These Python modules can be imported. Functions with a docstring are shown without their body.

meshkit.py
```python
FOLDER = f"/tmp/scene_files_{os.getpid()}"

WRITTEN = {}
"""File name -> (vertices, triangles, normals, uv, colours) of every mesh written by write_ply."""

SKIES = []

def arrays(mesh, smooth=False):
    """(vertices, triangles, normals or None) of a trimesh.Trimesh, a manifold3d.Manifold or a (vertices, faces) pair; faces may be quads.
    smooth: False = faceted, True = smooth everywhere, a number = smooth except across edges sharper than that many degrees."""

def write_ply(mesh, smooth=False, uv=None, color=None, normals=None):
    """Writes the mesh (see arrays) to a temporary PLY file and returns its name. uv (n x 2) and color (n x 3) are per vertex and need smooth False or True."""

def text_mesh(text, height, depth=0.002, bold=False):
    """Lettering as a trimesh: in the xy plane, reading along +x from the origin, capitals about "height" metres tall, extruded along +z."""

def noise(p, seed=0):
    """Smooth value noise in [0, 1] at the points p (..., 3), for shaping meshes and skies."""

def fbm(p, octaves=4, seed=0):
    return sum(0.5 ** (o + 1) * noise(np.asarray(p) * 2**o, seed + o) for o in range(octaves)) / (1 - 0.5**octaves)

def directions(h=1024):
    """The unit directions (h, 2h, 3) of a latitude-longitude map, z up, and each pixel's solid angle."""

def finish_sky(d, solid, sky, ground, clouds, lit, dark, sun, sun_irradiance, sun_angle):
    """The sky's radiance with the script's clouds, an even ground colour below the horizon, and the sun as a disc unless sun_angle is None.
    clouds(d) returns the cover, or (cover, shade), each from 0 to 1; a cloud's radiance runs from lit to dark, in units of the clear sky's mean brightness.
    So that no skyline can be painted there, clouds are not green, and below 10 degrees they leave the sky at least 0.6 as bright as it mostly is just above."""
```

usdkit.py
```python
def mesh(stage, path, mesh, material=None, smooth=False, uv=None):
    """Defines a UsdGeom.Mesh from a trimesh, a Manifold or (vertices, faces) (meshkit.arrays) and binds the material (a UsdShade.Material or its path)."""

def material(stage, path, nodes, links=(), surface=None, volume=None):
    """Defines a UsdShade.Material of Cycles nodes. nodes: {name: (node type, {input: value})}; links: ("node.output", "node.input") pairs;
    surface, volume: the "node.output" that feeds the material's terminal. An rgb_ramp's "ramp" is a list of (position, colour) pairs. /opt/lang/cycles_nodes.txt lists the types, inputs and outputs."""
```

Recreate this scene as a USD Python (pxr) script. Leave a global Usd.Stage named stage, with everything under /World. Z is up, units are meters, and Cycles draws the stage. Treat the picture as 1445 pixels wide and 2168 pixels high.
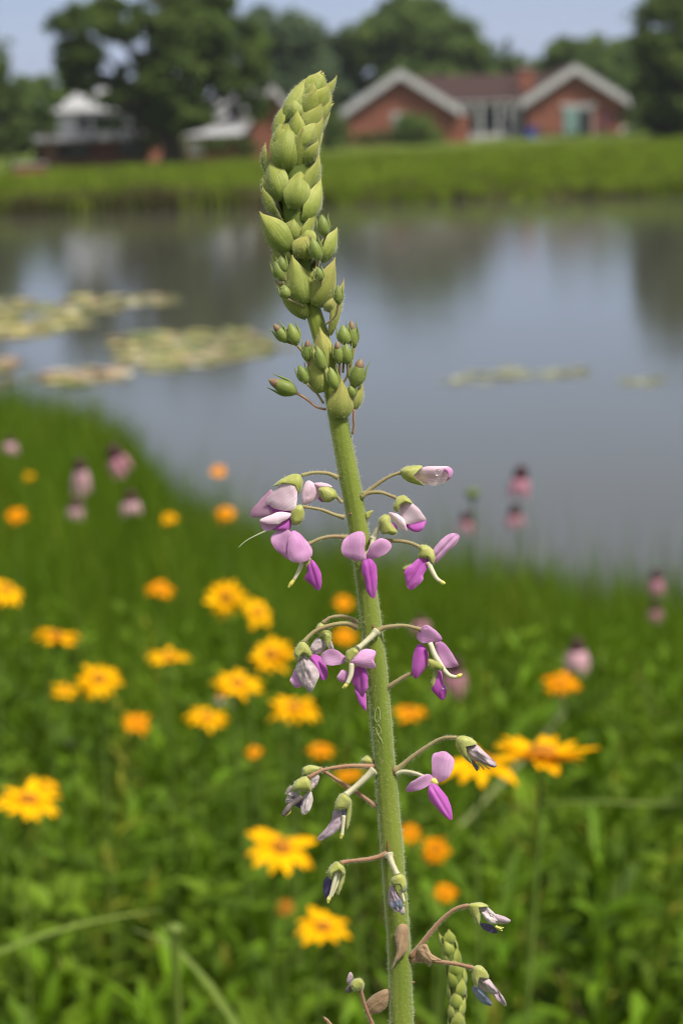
import math, random
import numpy as np, trimesh, usdkit, meshkit
from pxr import Usd, UsdGeom, UsdLux, UsdShade, Gf, Sdf, Vt

rng = np.random.default_rng(7)
random.seed(7)
stage = Usd.Stage.CreateInMemory()
UsdGeom.SetStageUpAxis(stage, UsdGeom.Tokens.z)
UsdGeom.SetStageMetersPerUnit(stage, 1.0)
UsdGeom.Xform.Define(stage, '/World')
UsdGeom.Scope.Define(stage, '/World/Looks')

# ---------------------------------------------------------------- camera
W_, H_ = 1445.0, 2168.0
TANH = 0.148                     # half width of the view
PX = TANH / (W_ / 2)             # tangent per photograph pixel
PITCH = math.atan((1084 - 262) * PX)
ROLL = math.radians(1.5)
D0 = 0.44                        # the flower spike's distance
CAM = np.array([0, 0, 2.4])      # the pond lies at z = 0
fwd = np.array([0, math.cos(PITCH), -math.sin(PITCH)])
up0 = np.array([0, math.sin(PITCH), math.cos(PITCH)])
r0 = np.array([1.0, 0, 0])
RT = math.cos(ROLL) * r0 - math.sin(ROLL) * up0
UP = math.cos(ROLL) * up0 + math.sin(ROLL) * r0
cam = UsdGeom.Camera.Define(stage, '/World/camera')
cam.AddTransformOp().Set(Gf.Matrix4d(*RT, 0, *UP, 0, *(-fwd), 0, *CAM, 1))
cam.CreateFocalLengthAttr(50.0)
cam.CreateHorizontalApertureAttr(2 * TANH * 50.0)
cam.CreateVerticalApertureAttr(2 * TANH * 50.0 * 1024 / 682)
cam.CreateFStopAttr(50 / 2.9)
cam.CreateFocusDistanceAttr(D0 - 0.001)
cam.CreateClippingRangeAttr(Gf.Vec2f(0.05, 5000))
cam.CreateExposureAttr(0.66)

# ---------------------------------------------------------------- sky and sun
SUN_DIR = np.array([0.55, -0.42, 1.15]); SUN_DIR /= np.linalg.norm(SUN_DIR)
SUN_EL = math.asin(SUN_DIR[2]); SUN_ROT = math.atan2(SUN_DIR[0], SUN_DIR[1])
usdkit.material(stage, '/World/Looks/sky_look', {
    'tc': ('texture_coordinate', {}),
    'mp': ('mapping', {'scale': (1.0, 1.0, 2.6)}),
    'n': ('noise_texture', {'scale': 2.2, 'detail': 5.0, 'roughness': 0.55}),
    'r': ('rgb_ramp', {'ramp': [(0.0, (0.74,) * 3), (0.45, (0.8,) * 3), (0.75, (0.9,) * 3), (1.0, (0.92,) * 3)]}),
    's': ('sky_texture', {'sky_type': 'single_scattering', 'sun_disc': False, 'sun_elevation': SUN_EL, 'sun_rotation': SUN_ROT, 'altitude': 100.0, 'air_density': 1.0, 'aerosol_density': 1.0, 'ozone_density': 2.0}),
    'sx': ('separate_xyz', {}), 'g': ('rgb_ramp', {'ramp': [(0.0, (1.1, 1.45, 2.75)), (0.06, (1.1, 1.45, 2.6)), (0.15, (1.45, 1.52, 1.75)), (0.35, (2.1, 2.1, 2.15)), (1.0, (4.9, 4.8, 4.6))]}),
    'm': ('mix', {}),
    'b': ('background_shader', {'strength': 0.138}),
}, [('tc.generated', 'mp.vector'), ('mp.vector', 'n.vector'), ('n.fac', 'r.fac'), ('r.color', 'm.fac'), ('s.color', 'm.color1'), ('tc.generated', 'sx.vector'), ('sx.z', 'g.fac'), ('g.color', 'm.color2'), ('m.color', 'b.color')], surface='b.background')
sky = UsdLux.DomeLight.Define(stage, '/World/sky')
UsdShade.MaterialBindingAPI.Apply(sky.GetPrim()).Bind(UsdShade.Material.Get(stage, '/World/Looks/sky_look'))
sky.GetPrim().SetCustomDataByKey('label', 'hazy pale blue sky'); sky.GetPrim().SetCustomDataByKey('category', 'sky'); sky.GetPrim().SetCustomDataByKey('kind', 'structure')
sun = UsdLux.DistantLight.Define(stage, '/World/sun')
sun.CreateIntensityAttr(0.98); sun.CreateAngleAttr(9.0); sun.CreateColorAttr(Gf.Vec3f(1.0, 0.95, 0.86)); sun.CreateNormalizeAttr(True)
zx = SUN_DIR; xx = np.cross([0, 0, 1], zx); xx /= np.linalg.norm(xx); yx = np.cross(zx, xx)
sun.AddTransformOp().Set(Gf.Matrix4d(*xx, 0, *yx, 0, *zx, 0, 0, 0, 50, 1))

# ---------------------------------------------------------------- helpers
def at(x, y, depth):
    """World point seen at photograph pixel (x, y), at a distance along the optical axis."""
    x, y, depth = np.asarray(x, float), np.asarray(y, float), np.asarray(depth, float)
    return CAM + depth[..., None] * (fwd + ((x - W_ / 2) * PX)[..., None] * RT + ((1084 - y) * PX)[..., None] * UP)
def at_y(x, y, wy):
    """World point on the vertical plane y = wy."""
    d = at(x, y, 1.0) - CAM
    return CAM + d * (wy / d[1])
def at_z(x, y, z):
    d = at(x, y, 1.0) - CAM
    return CAM + d * ((z - CAM[2]) / d[2])
S0 = D0 * PX                     # metres per photograph pixel at the spike
def tow(p):
    """Spike space (x right, y down, z towards the viewer, all in pixels at the spike) to world."""
    p = np.asarray(p, float)
    return at(p[..., 0], p[..., 1], D0 - p[..., 2] * S0)

names = {}
def numbered(parent, name):
    k = names.get((parent, name), 0); names[(parent, name)] = k + 1
    return f'{parent}/{name}' if k == 0 else f'{parent}/{name}_{k:03d}'
def tag(prim, label=None, cat=None, group=None, kind=None):
    for key, val in (('label', label), ('category', cat), ('group', group), ('kind', kind)):
        if val: prim.SetCustomDataByKey(key, val)
    return prim
class Thing:
    def __init__(s, name, label, cat, base=(0, 0, 0), group=None, kind=None):
        s.path = numbered('/World', name); s.base = np.array(base, float)
        x = UsdGeom.Xform.Define(stage, s.path); x.AddTranslateOp().Set(Gf.Vec3d(*map(float, s.base)))
        s.prim = tag(x.GetPrim(), label, cat, group, kind)
    def part(s, name, mesh, m, smooth=40, label=None, kind=None, parent=None):
        path = numbered(parent or s.path, name)
        v, f = (mesh.vertices, mesh.faces) if hasattr(mesh, 'vertices') else mesh[:2]
        uv = mesh[2] if isinstance(mesh, tuple) and len(mesh) > 2 else None
        p = usdkit.mesh(stage, path, (np.asarray(v) - s.base, f), m, smooth=True if uv is not None else smooth, uv=uv)
        tag(p.GetPrim(), label, None, None, kind)
        return path
    def group(s, name, label=None):
        path = numbered(s.path, name)
        tag(UsdGeom.Xform.Define(stage, path).GetPrim(), label)
        return path
    def curves(s, name, P, widths, m, label=None, kind=None, parent=None):
        path = numbered(parent or s.path, name)
        c = UsdGeom.BasisCurves.Define(stage, path)
        n, k, _ = P.shape
        c.CreateTypeAttr('linear'); c.CreateCurveVertexCountsAttr(Vt.IntArray([k] * n))
        c.CreatePointsAttr(Vt.Vec3fArray.FromNumpy((P - s.base).reshape(-1, 3).astype(np.float32)))
        c.CreateWidthsAttr(Vt.FloatArray.FromNumpy(np.tile(widths, n).astype(np.float32))); c.SetWidthsInterpolation('vertex')
        UsdShade.MaterialBindingAPI.Apply(c.GetPrim()).Bind(m)
        tag(c.GetPrim(), label, None, None, kind)
        return path
def single(name, mesh, m, label, cat, group=None, kind=None, smooth=40):
    path = numbered('/World', name)
    v, f = (mesh.vertices, mesh.faces) if hasattr(mesh, 'vertices') else mesh
    p = usdkit.mesh(stage, path, (np.asarray(v), f), m, smooth=smooth)
    tag(p.GetPrim(), label, cat, group, kind); return p

def srgb(r, g, b):
    c = np.array([r, g, b], float) / 255
    return tuple(np.where(c <= 0.04045, c / 12.92, ((c + 0.055) / 1.055) ** 2.4))
def mat(name, c1, c2=None, scale=5.0, rough=0.6, spec=0.3, trans=0.0, vary=0.0, bump=0.0, bscale=50.0, stretch=(1, 1, 1), sheen=0.0, coat=0.0, sss=0.0, lo=0.3, hi=0.7, tcol=None, detail=3.0, along=None, edge=None, veins=0.0):
    """Mottled two-colour material; vary = brightness change from one object to the next; trans = share of light that goes through."""
    c2 = c2 or c1
    nodes = {'tc': ('texture_coordinate', {}), 'mp': ('mapping', {'scale': stretch}),
             'n': ('noise_texture', {'scale': scale, 'detail': detail}),
             'r': ('rgb_ramp', {'ramp': [(0.0, c1), (lo, c1), (hi, c2), (1.0, c2)]}),
             'oi': ('object_info', {}), 'mr': ('map_range', {'to_min': 1 - vary, 'to_max': 1 + vary}),
             'h': ('hsv', {}),
             'p': ('principled_bsdf', {'roughness': rough, 'specular_ior_level': spec, 'sheen_weight': sheen, 'coat_weight': coat})}
    if sss: nodes['p'][1].update({'subsurface_weight': sss, 'subsurface_scale': 0.0015, 'subsurface_radius': (1.0, 0.7, 0.4)})
    links = [('tc.object', 'mp.vector'), ('mp.vector', 'n.vector'), ('n.fac', 'r.fac'), ('r.color', 'h.color'), ('oi.random', 'mr.value'), ('mr.result', 'h.value'), ('h.color', 'p.base_color')]
    if bump:
        nodes['bn'] = ('noise_texture', {'scale': bscale, 'detail': 3.0}); nodes['bp'] = ('bump', {'strength': bump, 'distance': 1.0 / bscale * 0.4})
        links += [('mp.vector', 'bn.vector'), ('bn.fac', 'bp.height'), ('bp.normal', 'p.normal')]
    col = 'h.color'
    if veins:
        nodes.update({'uv': ('uvmap', {'attribute': 'st'}), 'um': ('mapping', {'scale': (0.7, 5.0, 1.0)}), 'vn': ('noise_texture', {'scale': 2.0, 'detail': 3.0}),
                      'vr': ('rgb_ramp', {'ramp': [(0.0, (1 - veins,) * 3), (0.35, (1 - veins,) * 3), (0.65, (1 + veins,) * 3), (1.0, (1 + veins,) * 3)]}), 'vm': ('mix', {'mix_type': 'multiply', 'fac': 1.0}),
                      'us': ('separate_xyz', {}), 'ua': ('math', {'math_type': 'absolute'}),
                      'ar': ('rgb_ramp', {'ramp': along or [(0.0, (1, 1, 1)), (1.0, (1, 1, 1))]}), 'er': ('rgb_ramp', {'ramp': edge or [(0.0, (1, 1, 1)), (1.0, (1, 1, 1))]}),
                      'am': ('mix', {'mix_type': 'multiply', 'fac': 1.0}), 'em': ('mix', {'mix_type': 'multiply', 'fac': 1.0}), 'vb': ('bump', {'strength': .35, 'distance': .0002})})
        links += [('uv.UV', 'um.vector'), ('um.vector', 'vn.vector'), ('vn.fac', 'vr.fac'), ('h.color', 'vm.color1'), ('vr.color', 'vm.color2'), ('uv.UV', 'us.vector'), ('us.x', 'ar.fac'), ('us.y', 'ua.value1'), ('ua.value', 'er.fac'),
                  ('vm.color', 'am.color1'), ('ar.color', 'am.color2'), ('am.color', 'em.color1'), ('er.color', 'em.color2'), ('vn.fac', 'vb.height')]
        if bump: links.append(('bp.normal', 'vb.normal')); links.remove(('bp.normal', 'p.normal'))
        links.append(('vb.normal', 'p.normal'))
        links.remove(('h.color', 'p.base_color')); links.append(('em.color', 'p.base_color')); col = 'em.color'
    out = 'p.BSDF'
    if trans:
        nodes['t'] = ('translucent_bsdf', {'color': tcol or tuple(min(1, x * 1.25) for x in c2)}); nodes['mx'] = ('mix_closure', {'fac': trans})
        links += [('p.BSDF', 'mx.closure1'), ('t.BSDF', 'mx.closure2')]
        if tcol is None: links += [(col, 't.color')]
        out = 'mx.closure'
    return usdkit.material(stage, '/World/Looks/' + name, nodes, links, surface=out)

def fix(v, f):
    """Outward faces for a closed mesh."""
    v, f = np.asarray(v, float), np.asarray(f, int)
    a = v - v.mean(0)
    if np.einsum('ij,ij->i', a[f[:, 0]], np.cross(a[f[:, 1]], a[f[:, 2]])).sum() < 0: f = f[:, ::-1]
    return v, f
def join(parts):
    vs, fs, n = [], [], 0
    for v, f in parts:
        vs.append(v); fs.append(np.asarray(f) + n); n += len(v)
    return np.vstack(vs), np.vstack(fs)
def catmull(p, n, closed=False):
    p = np.asarray(p, float); m = len(p)
    if m == 2 and not closed:
        t = np.linspace(0, 1, n)[:, None]; return p[0] * (1 - t) + p[1] * t
    dense = []
    for i in range(m if closed else m - 1):
        if closed: a, b, c, d = p[i - 1], p[i], p[(i + 1) % m], p[(i + 2) % m]
        else: a, b, c, d = p[max(i - 1, 0)], p[i], p[i + 1], p[min(i + 2, m - 1)]
        t = np.linspace(0, 1, 14, endpoint=False)[:, None]
        dense.append(0.5 * (2 * b + (c - a) * t + (2 * a - 5 * b + 4 * c - d) * t ** 2 + (3 * b - a - 3 * c + d) * t ** 3))
    dense = np.vstack(dense + ([p[:1]] if closed else [p[-1:]]))
    s = np.r_[0, np.cumsum(np.linalg.norm(np.diff(dense, axis=0), axis=1))]
    u = np.linspace(0, s[-1], n + 1 if closed else n)[: n]
    return np.stack([np.interp(u, s, dense[:, k]) for k in range(p.shape[1])], 1)
def tube(path, radii, sides=10, n=None, cap=True):
    P = catmull(path, n) if n else np.asarray(path, float)
    R = np.interp(np.linspace(0, 1, len(P)), np.linspace(0, 1, len(np.atleast_1d(radii))), np.atleast_1d(radii))
    T = np.gradient(P, axis=0); T /= np.linalg.norm(T, axis=1, keepdims=True) + 1e-12
    a = np.array([0.13, 0.31, 0.94]) if abs(T[0] @ np.array([0.13, 0.31, 0.94])) < 0.9 else np.array([0.94, 0.1, 0.2])
    ang = np.linspace(0, 2 * np.pi, sides, endpoint=False); V = []
    for k in range(len(P)):
        a = a - T[k] * (a @ T[k]); a /= np.linalg.norm(a); b = np.cross(T[k], a)
        V.append(P[k] + R[k] * (np.cos(ang)[:, None] * a + np.sin(ang)[:, None] * b))
    V = np.vstack(V); F = []
    i = np.arange(sides); j = (i + 1) % sides
    for k in range(len(P) - 1):
        q = k * sides
        F += [np.stack([q + i, q + j, q + sides + j], 1), np.stack([q + i, q + sides + j, q + sides + i], 1)]
    F = np.vstack(F)
    if cap:
        m = len(V); V = np.vstack([V, P[:1], P[-1:]]); q = (len(P) - 1) * sides
        F = np.vstack([F, np.stack([j, i, np.full(sides, m)], 1), np.stack([q + i, q + j, np.full(sides, m + 1)], 1)])
    return V, F
def box(x0, x1, y0, y1, z0, z1):
    m = trimesh.creation.box([x1 - x0, y1 - y0, z1 - z0]); m.apply_translation([(x0 + x1) / 2, (y0 + y1) / 2, (z0 + z1) / 2]); return np.array(m.vertices), np.array(m.faces)
def prism(poly, y0, y1):
    """Polygon in x, z drawn out along y."""
    from shapely.geometry import Polygon
    m = trimesh.creation.extrude_polygon(Polygon(poly), y1 - y0, engine='earcut')
    v = np.array(m.vertices); v = np.stack([v[:, 0], y0 + v[:, 2], v[:, 1]], 1); return fix(v, m.faces)
def sheet(path, widths, normal_hint, cup=0.0, m=5, thick=0.0):
    """Leaf or petal: a strip along a 3-D path, widths along it, cupped across; two sided, with its own thickness."""
    P = np.asarray(path, float); n = len(P)
    T = np.gradient(P, axis=0); T /= np.linalg.norm(T, axis=1, keepdims=True) + 1e-12
    Wd = np.interp(np.linspace(0, 1, n), np.linspace(0, 1, len(widths)), widths)
    S = np.cross(T, normal_hint); S /= np.linalg.norm(S, axis=1, keepdims=True) + 1e-12
    N = np.cross(S, T)
    u = np.linspace(-1, 1, m)
    V = P[:, None] + u[None, :, None] * (Wd[:, None, None] / 2) * S[:, None] + (cup * Wd)[:, None, None] * (u ** 2 - 0.4)[None, :, None] * N[:, None]
    idx = np.arange(n * m).reshape(n, m)
    a, b, c, d = idx[:-1, :-1].ravel(), idx[:-1, 1:].ravel(), idx[1:, 1:].ravel(), idx[1:, :-1].ravel()
    F = np.vstack([np.stack([a, b, c], 1), np.stack([a, c, d], 1)])
    V = V.reshape(-1, 3)
    if not thick: return V, F
    off = np.repeat(N, m, 0) * thick; k = len(V)
    rim = np.r_[idx[0, :], idx[1:, -1], idx[-1, -2::-1], idx[-2:0:-1, 0]]; r2 = np.roll(rim, -1)
    F = np.vstack([F, F[:, ::-1] + k, np.stack([rim, rim + k, r2], 1), np.stack([r2, rim + k, r2 + k], 1)])
    return fix(np.vstack([V + off / 2, V - off / 2]), F)

# ---------------------------------------------------------------- terrain
SX = [-30, -8, -2.4, -1.46, -1.02, -.29, .4, 1.46, 8, 30]
SY = [36, 26, 18.6, 16.0, 13.6, 11.6, 11.1, 10.1, 8.6, 7.5]
def shore(x): return np.interp(x, SX, SY)
FAR = 70.0
def ground_z(x, y):
    x, y = np.asarray(x, float), np.asarray(y, float); s = shore(x)
    near = np.where(y < 2.0, 1.1, np.where(y < s, 1.1 * (1 - (np.clip(y, 2, None) - 2) / (s - 2)), -np.clip((y - s) * 0.25, 0, 1.0)))
    far_s = FAR + 1.2 * np.sin(x * 0.11) + 0.5 * np.sin(x * 0.37 + 1)
    rise = y - far_s
    top = 0.85 + 0.022 * np.clip(x, -25, 25)
    far = np.where(rise < 0, -np.clip(-rise * 0.3, 0, 1.0), top * (1 - np.exp(-rise / 7.0)) + 0.0035 * np.clip(rise - 20, 0, None))
    return np.where(y < 40, near, far)
def terrain():
    ys = np.unique(np.r_[np.linspace(-30, 0, 9), np.linspace(0.5, 24, 60), np.linspace(26, 60, 12), np.linspace(62, 100, 60), np.geomspace(102, 1500, 24)])
    xs = np.unique(np.r_[-np.geomspace(40, 1200, 12), np.linspace(-40, 40, 161), np.geomspace(40, 1200, 12)])
    X, Y = np.meshgrid(xs, ys, indexing='xy'); Z = ground_z(X, Y)
    P = np.stack([X, Y, Z], -1)
    P[..., 2] += np.where(Z > 0.15, (meshkit.fbm(P * [0.8, 0.8, 0], 3) - 0.5) * np.where(Y > 40, 0.28, 0.10), 0)
    n, m = X.shape; idx = np.arange(n * m).reshape(n, m)
    a, b, c, d = idx[:-1, :-1].ravel(), idx[:-1, 1:].ravel(), idx[1:, 1:].ravel(), idx[1:, :-1].ravel()
    return P.reshape(-1, 3), np.vstack([np.stack([a, b, c], 1), np.stack([a, c, d], 1)])
m_ground = mat('ground_look', (0.04, 0.065, 0.008), (0.10, 0.13, 0.012), scale=0.5, rough=0.95, spec=0.1, detail=6.0, bump=0.4, bscale=6)
single('ground', terrain(), m_ground, 'grassy ground around the pond', 'ground', kind='structure', smooth=True)

usdkit.material(stage, '/World/Looks/water_look', {
    'tc': ('texture_coordinate', {}), 'mp': ('mapping', {'scale': (0.6, 1.0, 1.0)}), 'mp2': ('mapping', {'scale': (0.25, 0.5, 1.0)}),
    'n': ('noise_texture', {'scale': 5.0, 'detail': 4.0, 'roughness': 0.55}), 'n2': ('noise_texture', {'scale': 1.0, 'detail': 2.0}),
    'a': ('math', {'math_type': 'multiply', 'value2': 1.2}), 's': ('math', {'math_type': 'add'}),
    'b': ('bump', {'strength': 0.085, 'distance': 0.030}),
    'p': ('principled_bsdf', {'base_color': (0.045, 0.042, 0.033), 'roughness': 0.04, 'ior': 1.33, 'specular_ior_level': 0.5}),
}, [('tc.object', 'mp.vector'), ('tc.object', 'mp2.vector'), ('mp.vector', 'n.vector'), ('mp2.vector', 'n2.vector'), ('n2.fac', 'a.value1'), ('a.value', 's.value1'), ('n.fac', 's.value2'), ('s.value', 'b.height'), ('b.normal', 'p.normal')], surface='p.BSDF')
def water_sheet():
    xs, ys = np.linspace(-300, 300, 13), np.linspace(5, 75, 15); X, Y = np.meshgrid(xs, ys)
    P = np.stack([X, Y, 0 * X], -1); n, m = X.shape; idx = np.arange(n * m).reshape(n, m)
    a, b, c, d = idx[:-1, :-1].ravel(), idx[:-1, 1:].ravel(), idx[1:, 1:].ravel(), idx[1:, :-1].ravel()
    return P.reshape(-1, 3), np.vstack([np.stack([a, b, c], 1), np.stack([a, c, d], 1)])
single('water', water_sheet(), UsdShade.Material.Get(stage, '/World/Looks/water_look'), 'still grey pond water with faint ripples', 'water', kind='structure', smooth=False)

# ---------------------------------------------------------------- houses across the pond
m_brick = usdkit.material(stage, '/World/Looks/brick_look', {
    'tc': ('texture_coordinate', {}), 'mp': ('mapping', {'rotation': (math.pi / 2, 0, 0)}),
    'br': ('brick_texture', {'color1': (0.27, 0.075, 0.042), 'color2': (0.20, 0.055, 0.034), 'mortar': (0.30, 0.17, 0.12), 'scale': 1.0, 'mortar_size': 0.010, 'brick_width': 0.23, 'row_height': 0.075}),
    'n': ('noise_texture', {'scale': 0.9, 'detail': 3.0}), 'r': ('rgb_ramp', {'ramp': [(0.3, (0.85, 0.85, 0.85)), (0.7, (1.1, 1.1, 1.1))]}),
    'mu': ('mix', {'mix_type': 'multiply', 'fac': 1.0}), 'p': ('principled_bsdf', {'roughness': 0.9, 'specular_ior_level': 0.15})},
    [('tc.object', 'mp.vector'), ('mp.vector', 'br.vector'), ('tc.object', 'n.vector'), ('n.fac', 'r.fac'), ('br.color', 'mu.color1'), ('r.color', 'mu.color2'), ('mu.color', 'p.base_color')], surface='p.BSDF')
m_roof = mat('roof_look', (0.036, 0.020, 0.019), (0.055, 0.032, 0.029), scale=3, rough=0.9, spec=0.1, bump=0.4, bscale=9)
m_greyroof = mat('grey_roof_look', (0.25, 0.25, 0.26), (0.36, 0.36, 0.37), scale=3, rough=0.85, spec=0.15)
m_trim = mat('white_trim_look', (0.42, 0.41, 0.41), (0.50, 0.49, 0.48), scale=2, rough=0.6)
m_white = mat('white_siding_look', (0.52, 0.52, 0.53), (0.6, 0.6, 0.6), scale=2, rough=0.6)
m_pane = mat('window_pane_look', (0.015, 0.018, 0.02), (0.03, 0.035, 0.035), scale=2, rough=0.08, spec=0.5)
m_tealpane = mat('teal_door_look', (0.14, 0.24, 0.22), (0.2, 0.32, 0.29), scale=1.5, rough=0.25)
m_concrete = mat('concrete_look', (0.38, 0.37, 0.33), (0.46, 0.45, 0.4), scale=3, rough=0.9)
m_blue = mat('blue_plastic_look', (0.03, 0.06, 0.28), (0.04, 0.08, 0.34), rough=0.5)
m_purple = mat('maroon_look', (0.09, 0.03, 0.045), (0.12, 0.04, 0.06), rough=0.8)

def gable(t, xl, xr, zb, ze, zp, y0, y1, over=0.45, rake=0.34, wall=m_brick, roof=m_roof, trim=m_trim):
    """A gabled wing: brick body, two roof slabs, white rake boards on the front."""
    xm = (xl + xr) / 2; k = (zp - ze) / (xm - xl)
    ins = over; zi = ze + ins * k
    t.part('wall', prism([(xl + ins, zb), (xr - ins, zb), (xr - ins, zi - 0.02), (xm, zp - 0.02), (xl + ins, zi - 0.02)], y0, y1), wall, smooth=False)
    dz = 0.16
    for sgn, xe in ((-1, xl), (1, xr)):
        t.part('roof', prism([(xe, ze), (xm, zp), (xm, zp + dz), (xe, ze + dz)] if sgn < 0 else [(xm, zp), (xe, ze), (xe, ze + dz), (xm, zp + dz)], y0 - 0.38, y1 + 0.4), roof, smooth=False)
        t.part('bargeboard', prism([(xe, ze - rake), (xm + sgn * 0.001, zp - rake), (xm + sgn * 0.001, zp + dz + 0.02), (xe, ze + dz + 0.02)], y0 - 0.45, y0 - 0.383), trim, smooth=False)

HY = 140.0
def hx(px, py=250): return float(at_y(px, py, HY)[0])
def hz(px, py): return float(at_y(px, py, HY)[2])
gz = float(ground_z(5, HY)) - 0.1
t = Thing('brick_house', 'low red brick house with two pale-edged gables and a brown roof', 'house', (hx(1020), HY + 4, gz))
ez = (hz(719, 245) + hz(975, 230)) / 2
XL, XM, XR = hx(719), hx(847), hx(977)
gable(t, XL, XR, gz, ez, hz(847, 152), HY, HY + 12)
ez2 = (hz(1103, 222) + hz(1333, 209)) / 2
gable(t, hx(1101), hx(1333), gz, ez2, hz(1215, 141), HY, HY + 12)
# link between the gables
x0, x1 = hx(990), hx(1099); zt, ztop = hz(1045, 216), hz(1020, 158)
t.part('roof', prism([(XM, zt), (hx(1215), zt), (hx(1215), zt + 0.1), (XM, zt + 0.1)], HY + 1.2, HY + 1.5), m_trim, smooth=False, label='white gutter board of the link roof')
v, f = box(XM + 0.5, hx(1215) - 0.3, HY + 1.5, HY + 10, zt + 0.1, zt + 0.22)
v = np.array(v); front = v[:, 1] < HY + 3
v[~front, 2] += ztop - zt; t.part('roof', (v, f), m_roof, smooth=False)
t.part('wall', box(XR - 0.4, hx(1103) + .3, HY + 2.6, HY + 2.9, gz, zt), m_white, smooth=False, label='white painted wall of the glazed link')
for a, b in ((1001, 1012), (1028, 1056), (1062, 1082), (1086, 1092)):
    w = t.part('window', box(hx(a), hx(b), HY + 2.52, HY + 2.597, hz(1045, 276), hz(1045, 232)), m_pane, smooth=False)
for a in (992, 1020, 1059, 1084, 1097):
    t.part('post', box(hx(a) - 0.07, hx(a) + 0.07, HY + 1.25, HY + 1.45, gz, zt - 0.003), m_white, smooth=False)
t.part('low_wall', box(hx(989), hx(1099), HY + 1.27, HY + 1.43, gz, hz(1045, 283)), m_trim, smooth=False)
t.part('wall', box(XR - 0.44, hx(993), HY + .3, HY + 2.5, gz, hz(985, 242)), m_brick, smooth=False)
ch = t.part('chimney', box(hx(1113), hx(1144), HY + 4.2, HY + 5.1, hz(1130, 215), hz(1130, 138)), m_brick, smooth=False)
t.part('chimney_cap', box(hx(1110), hx(1147), HY + 4.1, HY + 5.2, hz(1130, 138), hz(1130, 134)), m_concrete, smooth=False, parent=ch)
fr = t.part('window', box(hx(829), hx(868), HY - 0.06, HY - 0.003, hz(850, 282), hz(850, 238)), m_trim, smooth=False)
for a, b in ((832, 847), (850, 865)): t.part('pane', box(hx(a), hx(b), HY - 0.09, HY - 0.063, hz(850, 279), hz(850, 243)), m_white if a == 832 else m_pane, smooth=False, parent=fr)
fr = t.part('patio_door', box(hx(1192), hx(1254), HY - 0.07, HY - 0.003, hz(1222, 288), hz(1222, 226)), m_trim, smooth=False)
for a, b in ((1195, 1222), (1225, 1251)): t.part('pane', box(hx(a), hx(b), HY - 0.11, HY - 0.073, hz(1222, 286), hz(1222, 231)), m_tealpane if a < 1200 else m_pane, smooth=False, parent=fr)
t.part('lintel', box(hx(1186), hx(1262), HY - 0.10, HY - 0.003, hz(1222, 225.5), hz(1222, 219)), m_trim, smooth=False)
t.part('shutter', box(hx(1270), hx(1288), HY - 0.06, HY - 0.003, hz(1280, 283), hz(1280, 230)), m_purple, smooth=False)
t.part('window', box(hx(1298), hx(1310), HY - 0.06, HY - 0.003, hz(1304, 262), hz(1304, 236)), m_pane, smooth=False)

def lathe_thing(name, label, cat, base, prof, m, sides=20):
    v, f = tube([(base[0], base[1], base[2] + z) for z, r in prof], [r for z, r in prof], sides)
    return v, f
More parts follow.
